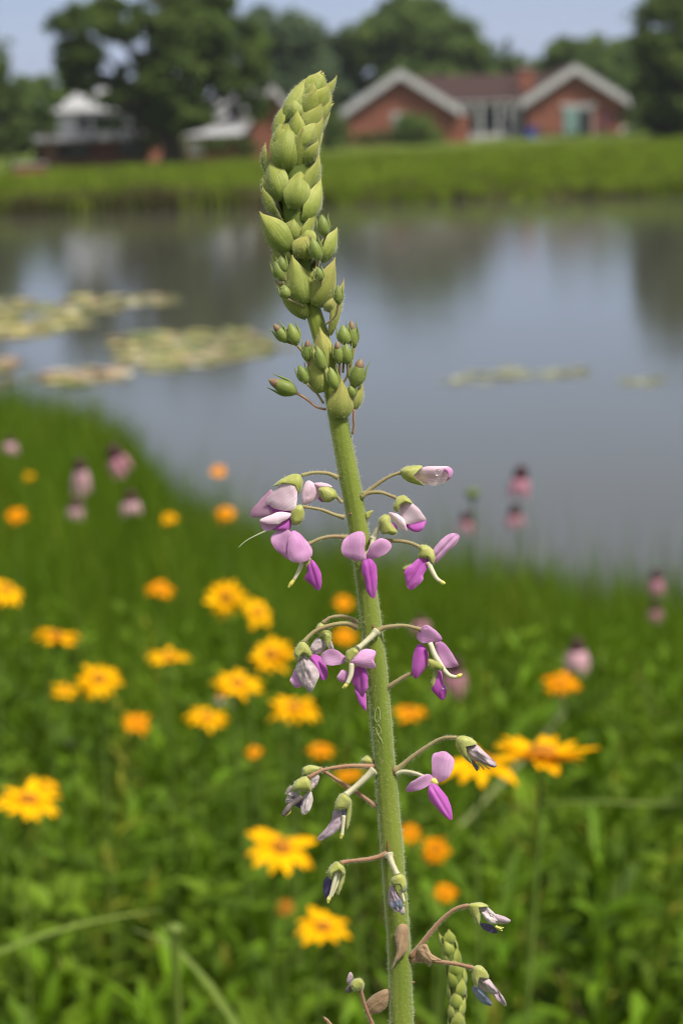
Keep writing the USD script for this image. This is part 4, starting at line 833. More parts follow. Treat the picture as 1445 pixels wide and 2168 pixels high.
def puff(outline, z=0.0, bulge=8.0, back=None, tilt=(0, 0), n=52, rings=8, wrinkle=0.0, seed=0, spine=.45, p=.55, crease=0.0, shell=False):
    """Petal or calyx: a traced outline given a domed front, a shallower back and a real thickness."""
    O = catmull(outline, n, True); c = O.mean(0); d = O - c
    w, e = np.linalg.eigh(d.T @ d); ax_ = e[:, 1]; s = d @ ax_
    sp = c + np.outer(np.clip(s, s.min() * spine, s.max() * spine), ax_)
    gj = np.random.default_rng(seed + 17); O = O + (meshkit.fbm(np.c_[O * .09, np.full(n, seed * 1.7)], 2)[:, None] - .5) * d / (np.linalg.norm(d, axis=1, keepdims=True) + 1e-9) * 3.0
    nv = np.array([-ax_[1], ax_[0]]); smax = np.abs(s).max(); back = bulge * .45 if back is None else back
    V, F, UV = [], [], []; qm = np.abs((O - c) @ nv).max() + 1e-6
    for side, h in ((1, bulge), (-1, back)):
        for k in range(rings):
            t = k / (rings - 1); P = O + (sp - O) * t
            q = (P - c) @ nv; dome = (1 - (1 - t) ** 2) ** p
            sl = ((P - c) @ ax_) / smax
            if shell:
                zz = z + bulge * .40 * (1 - (1 - t) ** 2) ** .9 - .3 * bulge * sl ** 2 + bulge * .25 * sl * np.sin(seed) + bulge * .35 * np.sin(seed * 2.3 + q / (np.abs((O - c) @ nv).max() + 1) * 2.2) + (P - c) @ np.array(tilt) - (side < 0) * 2.4 * min(1, 3 * t) + 1.6 * meshkit.noise(np.stack([P[:, 0] * .06, P[:, 1] * .06, np.full(n, seed * 1.3)], 1))
            else:
                zz = z + side * h * dome + (P - c) @ np.array(tilt)
            zz = zz - crease * np.exp(-(q / 4.0) ** 2) * (side > 0 or shell) * dome
            if wrinkle:
                zz = zz + (1 if shell else side) * wrinkle * dome * (meshkit.fbm(np.stack([sl * 1.6, q * .16, np.full(n, seed * 3.1)], 1), 3) - .5) * 2.2
            V.append(np.stack([P[:, 0], P[:, 1], zz], 1)); UV.append(np.stack([sl * .5 + .5, q / qm], 1))
    i = np.arange(n); j = (i + 1) % n
    for s_ in (0, 1):
        for k in range(rings - 1):
            q = (s_ * rings + k) * n; f = np.vstack([np.stack([q + i, q + j, q + n + j], 1), np.stack([q + i, q + n + j, q + n + i], 1)])
            F.append(f if s_ == 0 else f[:, ::-1])
    V = np.vstack(V); F = np.vstack(F)
    return (*to_mesh(V, F), np.vstack(UV))

# --- the closed head: core, then scales all round
core_y = np.linspace(190, 640, 30); core = np.stack([np.interp(core_y, axis_pts[:, 1], axis_pts[:, 0]) + 4, core_y, TILT(core_y)], 1)
spike.part('core', to_mesh(*tube(core, np.interp(core_y, [190, 215, 300, 450, 540, 640], [6, 28, 34, 28, 20, 15]), 18)), m_core, smooth=True)
g = np.random.default_rng(5)
def head_radius(y): return np.interp(y, [150, 180, 240, 330, 450, 560, 640], [26, 46, 58, 60, 56, 48, 40])
k = 0
for y in np.linspace(640, 212, 60):      # the scales that wrap the sides and the back
    ph = (k * 137.5 + 40) % 360; k += 1; ph = ph - 360 if ph > 180 else ph
    if abs(ph) < 62 and y > 390: continue
    ph += g.normal() * 9; y += g.normal() * 5
    r = head_radius(y); A = axis_at(y); r_ = math.radians(ph); o = np.array([math.sin(r_), math.cos(r_)])
    lean = (axis_at(y - 80)[0] - A[0])
    b = (A[0] + o[0] * r * .35, y); L = np.interp(y, [212, 260, 350, 640], [52, 70, 92, 70]) * (.88 + .3 * g.random())
    tp = (A[0] + lean + o[0] * r * np.interp(y, [212, 250, 420], [.52, .74, .93]), y - L)
    z_b, z_t = A[2] + o[1] * r * .35, A[2] + o[1] * r * .8
    me = bract(b, tp, np.interp(y, [200, 400, 640], [58, 58, 42]), ph, (6 + 5 * g.random()) * min(1, r / 40), zb=z_b, zt=z_t, wide=np.interp(y, [200, 420], [.5, .4]))
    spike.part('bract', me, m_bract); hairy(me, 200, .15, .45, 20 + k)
def c1(p): return tuple(C1([p])[0])
def c2(p): return tuple(C2([p])[0])
HEAD = [  # base, tip, width, phi, bulge, wide, base z, tip z, material
 (c1((560, 560)), c1((860, 118)), 40, -20, 12, .45, 6, -62, 0), (c1((470, 640)), c1((690, 190)), 36, -50, 12, .45, 8, -48, 0), (c1((700, 600)), c1((985, 250)), 40, 22, 10, .45, 6, -66, 0),
 (c1((690, 640)), c1((1010, 330)), 34, 50, 10, .45, 0, -62, 0), (c1((640, 700)), c1((1010, 480)), 34, 40, 10, .4, 12, -42, 0), (c1((390, 830)), c1((470, 470)), 34, -60, 10, .45, 0, -40, 0),
 (c1((760, 420)), c1((905, 150)), 46, 15, 9, .5, 10, -60, 0), (c1((620, 560)), c1((760, 330)), 44, 5, 10, .45, 18, -44, 0), (c1((600, 800)), c1((930, 600)), 36, 35, 10, .42, 16, -30, 0), (c1((600, 640)), c1((590, 380)), 36, -15, 12, .4, 20, -34, 0),
 (c1((630, 960)), c1((830, 650)), 38, 25, 13, .42, 22, -12, 0), (c1((420, 1000)), c1((440, 640)), 34, -48, 12, .45, 14, -26, 0), (c1((700, 1100)), c1((848, 860)), 34, 42, 11, .42, 18, -6, 0),
 (c1((320, 1200)), c1((275, 880)), 26, -72, 10, .45, 0, -22, 0),
 (c1((480, 1165)), c1((560, 555)), 62, -6, 30, .38, 28, 2, 0),
 (c1((350, 1440)), c1((255, 1230)), 26, -70, 10, .45, 0, -18, 0), (c1((720, 1370)), c1((860, 990)), 40, 40, 14, .38, 18, 2, 0),
 (c1((470, 1450)), c1((330, 1015)), 52, -28, 20, .36, 30, 14, 0), (c1((590, 1555)), c1((662, 1120)), 52, 10, 22, .3, 34, 26, 0),
 (c1((705, 1690)), c1((872, 1230)), 44, 42, 18, .36, 22, 8, 0), (c1((400, 1620)), c1((262, 1330)), 32, -58, 12, .4, 10, -2, 0),
 (c1((640, 1700)), c1((600, 1430)), 44, 0, 12, .4, 14, 18, 0),
 (c1((545, 1985)), c1((240, 1575)), 58, -38, 20, .36, 26, 18, 0), (c1((560, 1900)), c1((590, 1640)), 50, 0, 14, .4, 18, 22, 0),
 (c1((870, 2090)), c1((1020, 1735)), 44, 46, 16, .38, 16, 12, 0), (c1((720, 1960)), c1((700, 1690)), 40, 10, 12, .4, 20, 20, 0),
 (c1((650, 2060)), c1((745, 1810)), 48, 8, 18, .42, 34, 34, 1),
 (c2((435, 300)), c2((305, -10)), 32, -55, 10, .4, 8, 8, 0), (c2((560, 495)), c2((475, 75)), 54, -8, 18, .32, 34, 38, 0), (c2((600, 612)), c2((335, 290)), 44, -42, 14, .36, 14, 10, 1),
 (c2((400, 320)), c2((300, 60)), 30, -60, 8, .4, 4, 4, 0),
 (c2((690, 515)), c2((838, 95)), 50, 24, 14, .26, 30, 34, 1), (c2((800, 765)), c2((912, 280)), 34, 58, 10, .45, 6, 8, 1), (c2((660, 470)), c2((680, 170)), 40, 6, 10, .4, 18, 16, 0),
 (c2((770, 560)), c2((820, 440)), 24, 20, 8, .4, 20, 22, 1),
 (c2((775, 1085)), c2((708, 690)), 42, -2, 12, .36, 26, 34, 1), (c2((715, 1250)), c2((648, 850)), 50, -18, 13, .22, 34, 38, 1), (c2((885, 1470)), c2((890, 1125)), 50, 10, 13, .26, 32, 36, 1),
 (c2((1010, 1390)), c2((1068, 1165)), 24, 40, 8, .4, 16, 14, 1),
]
for i, (b, tp, w, ph, bu, wd, zb, zt, mm) in enumerate(HEAD):
    me = bract(b, tp, w * 1.15, ph, bu, wide=wd + .05, zb=zb + (14 if b[1] < 330 else 0) + TILT(b[1]), zt=zt + (16 if tp[1] < 300 else 0) + TILT(tp[1]) * (.3 if zt < 0 else 1), n=16, m=11)
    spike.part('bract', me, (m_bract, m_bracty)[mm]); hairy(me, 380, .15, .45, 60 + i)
# --- buds on little stalks below the head (C2 pixels)
BUDS = [  # base, tip, width px, z, stalk points, tip colour
 ((440, 820), (322, 672), 24, 10, [(440, 820), (520, 850), (560, 900)], 1), ((515, 842), (450, 655), 26, 16, [(510, 838), (560, 900), (610, 970), (640, 990)], 0),
 ((600, 985), (605, 805), 20, 26, [(600, 985), (680, 1080), (740, 1110)], 1), ((600, 1172), (530, 1012), 22, 22, [(600, 1172), (680, 1250), (740, 1340)], 0),
 ((510, 1252), (285, 1145), 32, 14, [(508, 1250), (590, 1300), (680, 1370), (762, 1392)], 1), ((930, 845), (900, 672), 27, 18, [(930, 845), (915, 950), (905, 1080)], 0),
 ((945, 1010), (932, 830), 24, 24, [(945, 1008), (945, 1090), (910, 1165)], 0), ((1000, 868), (975, 645), 22, 10, [(1000, 868), (985, 960), (940, 1120)], 1),
 ((878, 1008), (855, 820), 22, 26, [(878, 1008), (875, 1080), (880, 1150)], 1), ((845, 1222), (795, 1030), 24, 34, [(845, 1222), (850, 1260)], 0),
 ((1000, 1205), (1058, 970), 32, 16, [(1000, 1200), (980, 1270), (930, 1330)], 1), ((870, 500), (862, 330), 18, 30, [(866, 500), (840, 600), (760, 665)], 0),
 ((745, 1060), (680, 850), 24, 36, [(745, 1060), (755, 1100)], 0), ((720, 300), (690, 180), 18, 30, [(720, 300), (715, 360)], 0),
 ((400, 230), (380, 90), 20, 10, [(400, 230), (440, 330), (520, 430)], 0), ((430, 450), (400, 330), 24, 14, [(430, 450), (500, 480), (560, 500)], 0), ((390, 300), (330, 130), 24, 8, [(390, 300), (450, 380)], 0),
 ((700, 120), (640, -70), 26, 30, [(700, 120), (690, 170)], 0), ((755, -80), (722, -265), 25, 26, [(755, -80), (730, 0)], 0),
 ((1000, 1290), (960, 1180), 18, 18, [(1000, 1290), (960, 1340)], 0)]
for i, (b, tp, w, z, st, tc) in enumerate(BUDS):
    b2, t2 = C2([b])[0], C2([tp])[0]; me = ovoid(b2, t2, w, z, z + 4)
    bp = spike.part('bud', me, m_bud); hairy(me, 130, .12, .35, 120 + i)
    if tc: spike.part('bud_tip', ovoid(b2 + (t2 - b2) * .58, b2 + (t2 - b2) * 1.05, w * .62, z + 4, z + 6), m_budt, parent=bp)
    S = C2([s if len(s) > 2 else s for s in st]); zs = np.linspace(z, min(z, 12), len(S)); me = ptube(np.c_[S, zs], [3.2, 2.4, 2.6], 12, 8); spike.part('bud_stalk', me, m_pedr if tc else m_ped, smooth=True, parent=bp); hairy(me, 50, .1, .3, 150 + i)
    for sgn in (-1, 1):      # slender calyx teeth that hug the bud
        d = t2 - b2; L = np.linalg.norm(d); d /= L; nv = np.array([-d[1], d[0]]) * sgn
        q = np.array([[*(b2 + d * 2), z], [*(b2 + d * L * .35 + nv * w * .5), z + 3], [*(b2 + d * L * .8 + nv * w * .5), z + 3], [*(b2 + d * L * 1.02 + nv * w * (.45 + .2 * g.random())), z + 2]])
        spike.part('sepal', ptube(q, [2.6, 3.0, 2.2, .5], 10, 7), m_bud, smooth=True, parent=bp)
ped = ptube(np.c_[C2([(1000, 1390), (995, 1470), (1000, 1530), (985, 1600)]), [12, 12, 8, 4]], [2.6, 2.4, 2.8], 12, 8); spike.part('flower_stalk', ped, m_pedr, smooth=True)

# --- open and withered flowers
def stalk(par, T_, pts, z0, z1, r=(4.2, 3.6), m=None, hairs=140, seed=0):
    P = T_(pts); me = ptube(np.c_[P, np.linspace(z0, z1, len(P))], [r[0] * 1.55, r[0] * 1.05, r[0], r[0] * .95, r[1], r[1] * .97, r[1] * 1.2], 22, 10); spike.part('flower_stalk', me, m or m_ped, smooth=True, parent=par); hairy(me, hairs, .15, .42, 500 + seed)
FL = 0
def flower(T_, pieces, label=None, stalk_=None, name='flower'):
    """pieces: (sub-part name, outline, material, z, bulge, extra)."""
    global FL
    FL += 1; par = spike.group(name, label)
    if stalk_: stalk(par, T_, *stalk_[:3], **(stalk_[3] if len(stalk_) > 3 else {}), seed=FL)
    for i, pc in enumerate(pieces):
        nm, out, m, z, bu = pc[:5]; kw = pc[5] if len(pc) > 5 else {}
        if nm in ('stamen', 'anther', 'hair_strand'):
            P = T_(out); me = ptube(np.c_[P, np.linspace(z, z + bu, len(P))], kw.get('r', [3.5, 3]), 16, 8); spike.part(nm, me, m, smooth=True, parent=par)
        elif nm == 'water_drop':
            P = T_(out); s = trimesh.creation.icosphere(3, 1.0); v = np.array(s.vertices) * kw['r']; v[:, 2] *= .7; spike.part(nm, to_mesh(v + [*P[0], z], s.faces), m, smooth=True, parent=par)
        else:
            kw = {**kw, 'shell': 'petal' in nm}; kw.pop('back', 0) if 'petal' in nm else 0
            me = puff(T_(out), z, bu, seed=FL * 7 + i, **kw); spike.part(nm, me, m, smooth=55, parent=par)
            if nm == 'calyx' or nm == 'sepal': hairy(me, 170, .12, .4, 700 + FL * 10 + i)
Wk = dict(wrinkle=7.0, back=5)
# upper ring of blossoms
flower(C3, [('back_petal', [(215, 220), (180, 250), (120, 310), (85, 360), (100, 392), (150, 392), (220, 372), (235, 300)], m_mauve, 4, 12, dict(tilt=(.2, 0))),
            ('keel_petal', [(195, 310), (215, 300), (290, 335), (340, 350), (300, 375), (235, 375), (205, 365)], m_mag, 12, 10),
            ('calyx', [(225, 205), (255, 168), (290, 150), (345, 125), (390, 130), (407, 160), (405, 200), (378, 255), (345, 205), (280, 185)], m_cal, 20, 16),
            ('banner_petal', [(374, 172), (300, 180), (232, 222), (178, 292), (215, 327), (280, 346), (340, 346), (368, 322), (372, 250)], m_pale, 30, 15, dict(tilt=(.1, -.1), p=.7))],
       stalk_=([(620, 148), (560, 122), (470, 118), (400, 135)], 8, 18, dict(r=(4, 3.6))))
flower(C3, [('calyx', [(335, 345), (385, 310), (414, 335), (417, 385), (388, 430), (345, 440), (330, 390)], m_cal, 24, 17),
            ('keel_petal', [(335, 365), (345, 400), (325, 465), (280, 470), (230, 470), (212, 448), (285, 410), (310, 380)], m_mag, 22, 14),
            ('wing_petal', [(142, 405), (190, 430), (262, 428), (290, 425), (225, 462), (180, 475), (150, 442)], m_lilac, 28, 9),
            ('banner_petal', [(145, 408), (200, 380), (260, 358), (335, 366), (312, 402), (252, 430), (190, 430)], m_pale, 32, 9, dict(tilt=(0, .5))),
            ('hair_strand', [(180, 475), (130, 497), (75, 525), (40, 550), (15, 575)], m_hair, 28, -6, dict(r=[2.2, 1.2, .8]))],
       stalk_=([(660, 392), (600, 375), (520, 345), (410, 325)], 14, 26, dict(r=(3.8, 3.2))))
flower(C3, [('keel_petal', [(502, 250), (512, 245), (545, 290), (525, 297), (500, 280)], m_mag, 6, 7),
            ('banner_petal', [(436, 165), (480, 185), (508, 210), (510, 262), (460, 300), (410, 312), (399, 270), (412, 205)], m_pale, 10, 11, dict(wrinkle=3)),
            ('wing_petal', [(478, 182), (530, 178), (565, 188), (588, 207), (540, 206), (508, 210)], m_pale, 14, 6),
            ('calyx', [(503, 212), (560, 200), (606, 228), (615, 265), (572, 298), (530, 292), (510, 252)], m_cal, 14, 15)],
       stalk_=([(645, 300), (610, 262), (585, 250)], 8, 14, dict(r=(3.6, 3.2), hairs=50)))
flower(C3, [('calyx', [(400, 640), (450, 640), (460, 670), (430, 700), (405, 680)], m_cal, 14, 9),
            ('stamen', [(405, 665), (385, 715), (352, 775)], m_straw, 16, 2, dict(r=[5.5, 4.6, 3.6])), ('anther', [(352, 775), (336, 796), (318, 822)], m_anther, 18, 1, dict(r=[3.6, 4.8, 2.4])),
            ('keel_petal', [(430, 662), (462, 650), (497, 690), (521, 750), (517, 820), (495, 838), (455, 802), (418, 765), (432, 720)], m_mag, 18, 13, dict(crease=3)),
            ('banner_petal', [(214, 510), (260, 472), (318, 465), (336, 500), (322, 570), (325, 650), (270, 612), (225, 570)], m_lilac, 28, 11, dict(tilt=(.25, 0))),
            ('banner_petal', [(332, 478), (350, 466), (400, 500), (450, 560), (466, 610), (440, 655), (385, 670), (328, 652), (312, 600), (318, 520)], m_lilac, 32, 14)],
       stalk_=([(682, 515), (600, 508), (520, 520), (440, 556)], 10, 24, dict(r=(4.2, 3.8))))
flower(C3, [('calyx', [(770, 610), (820, 610), (845, 660), (830, 700), (780, 690)], m_cal, 42, 8),
            ('keel_petal', [(778, 655), (822, 645), (855, 690), (861, 760), (858, 830), (846, 884), (822, 878), (795, 840), (785, 775), (768, 735), (766, 685)], m_mag, 54, 13, dict(crease=4)),
            ('banner_petal', [(639, 580), (660, 525), (720, 485), (772, 478), (790, 520), (784, 590), (796, 645), (750, 660), (690, 646), (650, 622)], m_lilac, 58, 12, dict(tilt=(-.12, 0))),
            ('banner_petal', [(798, 612), (830, 550), (880, 519), (930, 535), (950, 570), (920, 610), (862, 640), (808, 646), (792, 632)], m_lilac, 60, 12, dict(tilt=(.12, 0)))],
       stalk_=([(836, 520), (825, 575), (800, 620)], 22, 44, dict(r=(5, 4.6), m=m_pedp, hairs=40)))
flower(C3, [('sepal', [(1015, 705), (1050, 685), (1100, 672), (1095, 690), (1050, 705), (1022, 722)], m_cal, 18, 5),
            ('calyx', [(1122, 565), (1150, 558), (1182, 570), (1210, 605), (1216, 640), (1200, 682), (1172, 642), (1112, 642), (1116, 600)], m_cal, 24, 13),
            ('stamen', [(1172, 665), (1195, 715), (1222, 762), (1250, 785)], m_straw, 28, 4, dict(r=[6, 5.2, 4])), ('anther', [(1250, 785), (1262, 792), (1278, 796)], m_anther, 32, 1, dict(r=[4, 5, 2])),
            ('wing_petal', [(1165, 636), (1178, 680), (1142, 742), (1142, 775), (1078, 832), (1045, 818), (1030, 760), (1032, 712), (1080, 672), (1120, 637)], m_mag, 34, 14, dict(wrinkle=4, crease=3)),
            ('banner_petal', [(1198, 602), (1240, 540), (1288, 502), (1338, 487), (1366, 508), (1342, 560), (1292, 602), (1222, 672), (1204, 650)], m_lilac, 26, 13, dict(crease=5, tilt=(.2, 0)))],
       stalk_=([(815, 540), (880, 530), (945, 534), (1000, 536), (1070, 550), (1128, 577)], 4, 22, dict(r=(4.4, 4))))
flower(C3, [('banner_petal', [(1084, 125), (1140, 86), (1210, 79), (1290, 80), (1323, 104), (1312, 150), (1260, 186), (1190, 195), (1130, 180), (1095, 152)], m_pale, 10, 22, dict(back=16)),
            ('keel_petal', [(1262, 96), (1300, 86), (1325, 104), (1313, 146), (1280, 172), (1296, 130)], m_lilac, 22, 12),
            ('calyx', [(1007, 100), (1060, 74), (1140, 79), (1092, 115), (1088, 152), (1152, 197), (1090, 187), (1030, 162), (1005, 130)], m_cal, 16, 20),
            ('water_drop', [(1233, 116)], m_drop, 31, 0, dict(r=7))],
       stalk_=([(775, 255), (860, 190), (940, 140), (1005, 118)], 6, 14, dict(r=(4, 3.4))))
flower(C3, [('keel_petal', [(1030, 430), (1100, 420), (1160, 405), (1150, 450), (1120, 480), (1068, 472)], m_mag, 10, 12),
            ('banner_petal', [(992, 340), (1012, 300), (1078, 303), (1130, 360), (1161, 408), (1130, 427), (1060, 437), (1010, 412)], m_pale, 16, 17, dict(back=8)),
            ('calyx', [(962, 312), (985, 265), (1030, 258), (1078, 306), (1015, 308), (988, 356), (962, 340)], m_cal, 20, 14)],
       stalk_=([(765, 266), (810, 242), (890, 240), (975, 272)], 6, 16, dict(r=(4.2, 3.6))))
flower(C3, [('keel_petal', [(948, 422), (985, 450), (978, 488), (955, 490), (940, 470)], m_mag, 22, 8),
            ('banner_petal', [(930, 368), (972, 364), (1022, 400), (1046, 470), (1030, 480), (985, 442)], m_pale, 26, 8, dict(wrinkle=3)),
            ('calyx', [(866, 410), (900, 373), (938, 384), (950, 430), (984, 480), (960, 502), (920, 490), (888, 492), (878, 445)], m_cal, 26, 16)],
       stalk_=([(835, 522), (860, 470), (892, 420)], 22, 30, dict(r=(5, 4.6), m=m_pedp, hairs=60)))
me = puff(C3([(792, 365), (820, 350), (838, 350), (820, 385), (798, 402)]), 4, 4); spike.part('bract', me, m_cal)
# middle ring
flower(C4, [('wing_petal', [(205, 455), (180, 510), (168, 545), (210, 587), (247, 575), (235, 530), (220, 480)], m_lilac, 20, 12),
            ('wing_petal', [(300, 378), (345, 365), (388, 395), (417, 460), (416, 520), (380, 535), (355, 500), (330, 445)], m_mag, 22, 14),
            ('banner_petal', [(255, 362), (290, 390), (330, 430), (364, 487), (350, 540), (307, 620), (270, 592), (240, 550), (205, 460), (225, 405)], m_wiltp, 32, 12, dict(wrinkle=7)),
            ('calyx', [(200, 335), (230, 285), (268, 282), (308, 340), (308, 382), (255, 362), (215, 410), (198, 370)], m_cal, 32, 16)],
       'pink flower with a greying outer petal', stalk_=([(616, 185), (540, 158), (430, 172), (330, 212), (255, 285)], 10, 32, dict(r=(4.6, 4))))
flower(C4, [('banner_petal', [(304, 322), (340, 256), (378, 260), (412, 300), (380, 350), (330, 358)], m_wiltp, 12, 9, dict(wrinkle=4)),
            ('wing_petal', [(432, 258), (446, 280), (461, 330), (425, 330)], m_wiltp, 10, 6),
            ('calyx', [(342, 185), (380, 152), (442, 212), (430, 240), (360, 242)], m_cal, 12, 11), ('sepal', [(395, 215), (435, 230), (440, 270), (420, 320), (402, 290)], m_cal, 22, 5)],
       'withering pale flower behind its neighbours', stalk_=([(616, 160), (585, 132), (520, 110), (440, 118), (385, 155)], 4, 12, dict(r=(4, 3.4))))
flower(C4, [('banner_petal', [(374, 366), (420, 330), (480, 335), (542, 388), (536, 416), (470, 438), (398, 426)], m_lilac, 40, 12, dict(tilt=(.15, 0))),
            ('wing_petal', [(598, 590), (650, 640), (672, 622), (676, 735), (640, 706), (612, 652)], m_mag, 30, 8),
            ('keel_petal', [(600, 448), (655, 450), (682, 480), (686, 570), (672, 612), (642, 650), (602, 592), (580, 530)], m_mag, 38, 13, dict(crease=3)),
            ('wing_petal', [(484, 510), (515, 466), (552, 480), (552, 530), (520, 553), (492, 540)], m_lilac, 46, 8),
            ('calyx', [(540, 350), (590, 318), (628, 345), (600, 390), (562, 425), (540, 405)], m_cal, 48, 12),
            ('stamen', [(578, 425), (572, 500), (548, 560)], m_straw, 52, 4, dict(r=[6.5, 5.5, 4.5])), ('anther', [(548, 560), (535, 575), (515, 588)], m_anther, 56, 0, dict(r=[4.5, 5, 2])),
            ('banner_petal', [(565, 412), (600, 368), (660, 328), (738, 343), (724, 400), (740, 447), (690, 457), (620, 442)], m_lilac, 52, 11)],
       stalk_=([(745, 210), (685, 268), (618, 325)], 24, 50, dict(r=(6.2, 5.6), m=m_pedp, hairs=170)))
flower(C4, [('wing_petal', [(1008, 308), (1048, 298), (1086, 350), (1082, 420), (1052, 480), (1005, 524), (978, 480), (980, 400)], m_mag, 18, 13, dict(tilt=(-.1, 0))),
            ('wing_petal', [(1132, 285), (1180, 280), (1228, 330), (1288, 430), (1270, 446), (1195, 447), (1150, 362)], m_lilac, 18, 12),
            ('keel_petal', [(1148, 470), (1176, 478), (1186, 550), (1208, 592), (1204, 650), (1180, 668), (1140, 632), (1108, 592), (1120, 560)], m_mag, 22, 13),
            ('stamen', [(1098, 285), (1130, 368), (1165, 425), (1190, 465), (1230, 505), (1275, 515)], m_straw, 32, 6, dict(r=[5.5, 6, 5, 4])), ('anther', [(1275, 515), (1295, 505), (1312, 494)], m_anther, 38, 1, dict(r=[4, 5, 2])),
            ('calyx', [(1080, 405), (1105, 395), (1150, 412), (1192, 450), (1178, 472), (1130, 462), (1100, 460)], m_bracty, 36, 9),
            ('sepal', [(1125, 465), (1150, 470), (1140, 530), (1118, 585), (1112, 550)], m_cal, 28, 5),
            ('banner_petal', [(1010, 247), (1025, 205), (1050, 176), (1080, 168), (1140, 205), (1178, 252), (1165, 277), (1060, 290), (1025, 272)], m_lilac, 30, 16), ('water_drop', [(1070, 185)], m_drop, 46, 0, dict(r=4)), ('water_drop', [(1192, 580)], m_drop, 34, 0, dict(r=5))],
       stalk_=([(742, 212), (800, 185), (900, 173), (960, 178), (1040, 200)], 16, 28, dict(r=(4.6, 4.2))))
me = ptube(np.c_[C4([(800, 598), (830, 575), (900, 530), (988, 484)]), [0, 6, 8, 12]], (4.6, 4.4), 18, 10); spike.part('flower_stalk', me, m_ped, smooth=True); hairy(me, 130, .15, .42, 811)
# lower ring
flower(C5, [('wing_petal', [(1196, 230), (1240, 262), (1256, 290), (1248, 314), (1225, 284)], m_brownp, 14, 6),
            ('banner_petal', [(1178, 148), (1240, 152), (1300, 208), (1364, 272), (1345, 294), (1270, 266), (1200, 238), (1180, 202)], m_wilt, 20, 12, Wk),
            ('calyx', [(1124, 130), (1158, 104), (1212, 119), (1250, 157), (1182, 150), (1186, 210), (1222, 272), (1190, 252), (1140, 192)], m_cal, 24, 14),
            ('stamen', [(1250, 262), (1275, 285), (1290, 305)], m_anther, 18, 2, dict(r=[2.2, 1.6])), ('stamen', [(1270, 262), (1300, 285), (1322, 302)], m_anther, 20, 2, dict(r=[2.2, 1.6])), ('stamen', [(1240, 265), (1258, 285), (1262, 306)], m_anther, 16, 2, dict(r=[2, 1.4]))],
       'withered mauve-grey flower', stalk_=([(762, 318), (880, 222), (1000, 142), (1060, 118), (1130, 118)], 8, 22, dict(r=(4.6, 3.8), hairs=230)))
flower(C5, [('calyx', [(972, 365), (1000, 352), (1022, 380), (1005, 402), (975, 395)], m_anther, 18, 9),
            ('wing_petal', [(829, 425), (860, 380), (928, 340), (968, 332), (992, 362), (962, 400), (902, 430), (850, 436)], m_lilac, 26, 13),
            ('keel_petal', [(960, 440), (966, 398), (1000, 383), (1052, 440), (1092, 510), (1101, 598), (1058, 582), (1010, 530), (975, 492)], m_mag, 28, 15, dict(crease=4)),
            ('banner_petal', [(986, 365), (984, 228), (1020, 203), (1062, 197), (1107, 235), (1113, 282), (1090, 340), (1040, 379), (1010, 378)], m_lilac, 22, 12, dict(tilt=(.15, 0)))],
       stalk_=([(768, 325), (830, 317), (900, 332), (955, 358)], 8, 20, dict(r=(4.4, 4), m=m_pedp)))
flower(C5, [('calyx', [(222, 320), (230, 292), (280, 278), (332, 298), (300, 332), (260, 345), (222, 345)], m_cal, -14, 12), ('banner_petal', [(262, 382), (300, 335), (324, 350), (302, 402), (270, 432)], m_wiltp, -12, 8, Wk)],
       'small withered flower, mostly hidden', stalk_=([(655, 525), (560, 452), (480, 402), (360, 322), (325, 298)], 0, -10, dict(r=(4.2, 3.6), m=m_pedr, hairs=240)))
flower(C5, [('wing_petal', [(180, 505), (215, 472), (230, 535), (195, 527)], m_navy, 24, 6), ('banner_petal', [(148, 440), (190, 436), (222, 470), (200, 490), (130, 507), (124, 480)], m_wiltp, 26, 9, Wk),
            ('keel_petal', [(215, 478), (230, 460), (270, 430), (284, 482), (262, 550), (222, 572), (212, 530)], m_wiltp, 26, 8, Wk),
            ('hair_strand', [(220, 465), (190, 490), (150, 518), (128, 545), (104, 578)], m_brownp, 34, 2, dict(r=[6, 6.5, 6, 6.5, 4])), ('anther', [(150, 520), (150, 555), (118, 580)], m_anther, 30, 0, dict(r=[2, 2])),
            ('sepal', [(130, 430), (160, 400), (152, 440), (132, 446)], m_wilt, 20, 5),
            ('calyx', [(158, 418), (185, 368), (240, 343), (268, 370), (274, 432), (225, 436), (180, 432)], m_cal, 30, 16)],
       'withered flower with a dark shrivelled strand', stalk_=([(638, 290), (560, 284), (480, 286), (350, 307), (258, 352)], 12, 32, dict(r=(4.6, 4), m=m_pedr, hairs=300)))
flower(C5, [('wing_petal', [(455, 530), (482, 515), (490, 580), (462, 590)], m_blueg, 34, 7), ('banner_petal', [(402, 548), (440, 530), (464, 560), (462, 612), (432, 662), (382, 702), (320, 727), (312, 702), (368, 640), (394, 592)], m_wilt, 36, 13, Wk),
            ('stamen', [(466, 575), (460, 640), (455, 695)], m_straw, 44, 0, dict(r=[4.5, 4, 3.5])), ('anther', [(455, 685), (450, 700), (446, 712)], m_anther, 44, 0, dict(r=[5, 3])),
            ('sepal', [(488, 500), (508, 495), (505, 580), (484, 662), (476, 610)], m_cal, 38, 6),
            ('calyx', [(414, 505), (440, 453), (475, 446), (508, 488), (496, 530), (455, 540), (416, 542)], m_cal, 42, 15)],
       'withered mauve flower hanging from a pale stalk', stalk_=([(642, 308), (545, 398), (472, 458)], 18, 42, dict(r=(6.4, 6), m=m_pedp, hairs=220)))
me = puff(C5([(566, 250), (600, 223), (632, 240), (632, 276), (585, 278)]), -4, 13); spike.part('bud', me, m_cal, smooth=55); hairy(me, 120, .12, .4, 812)
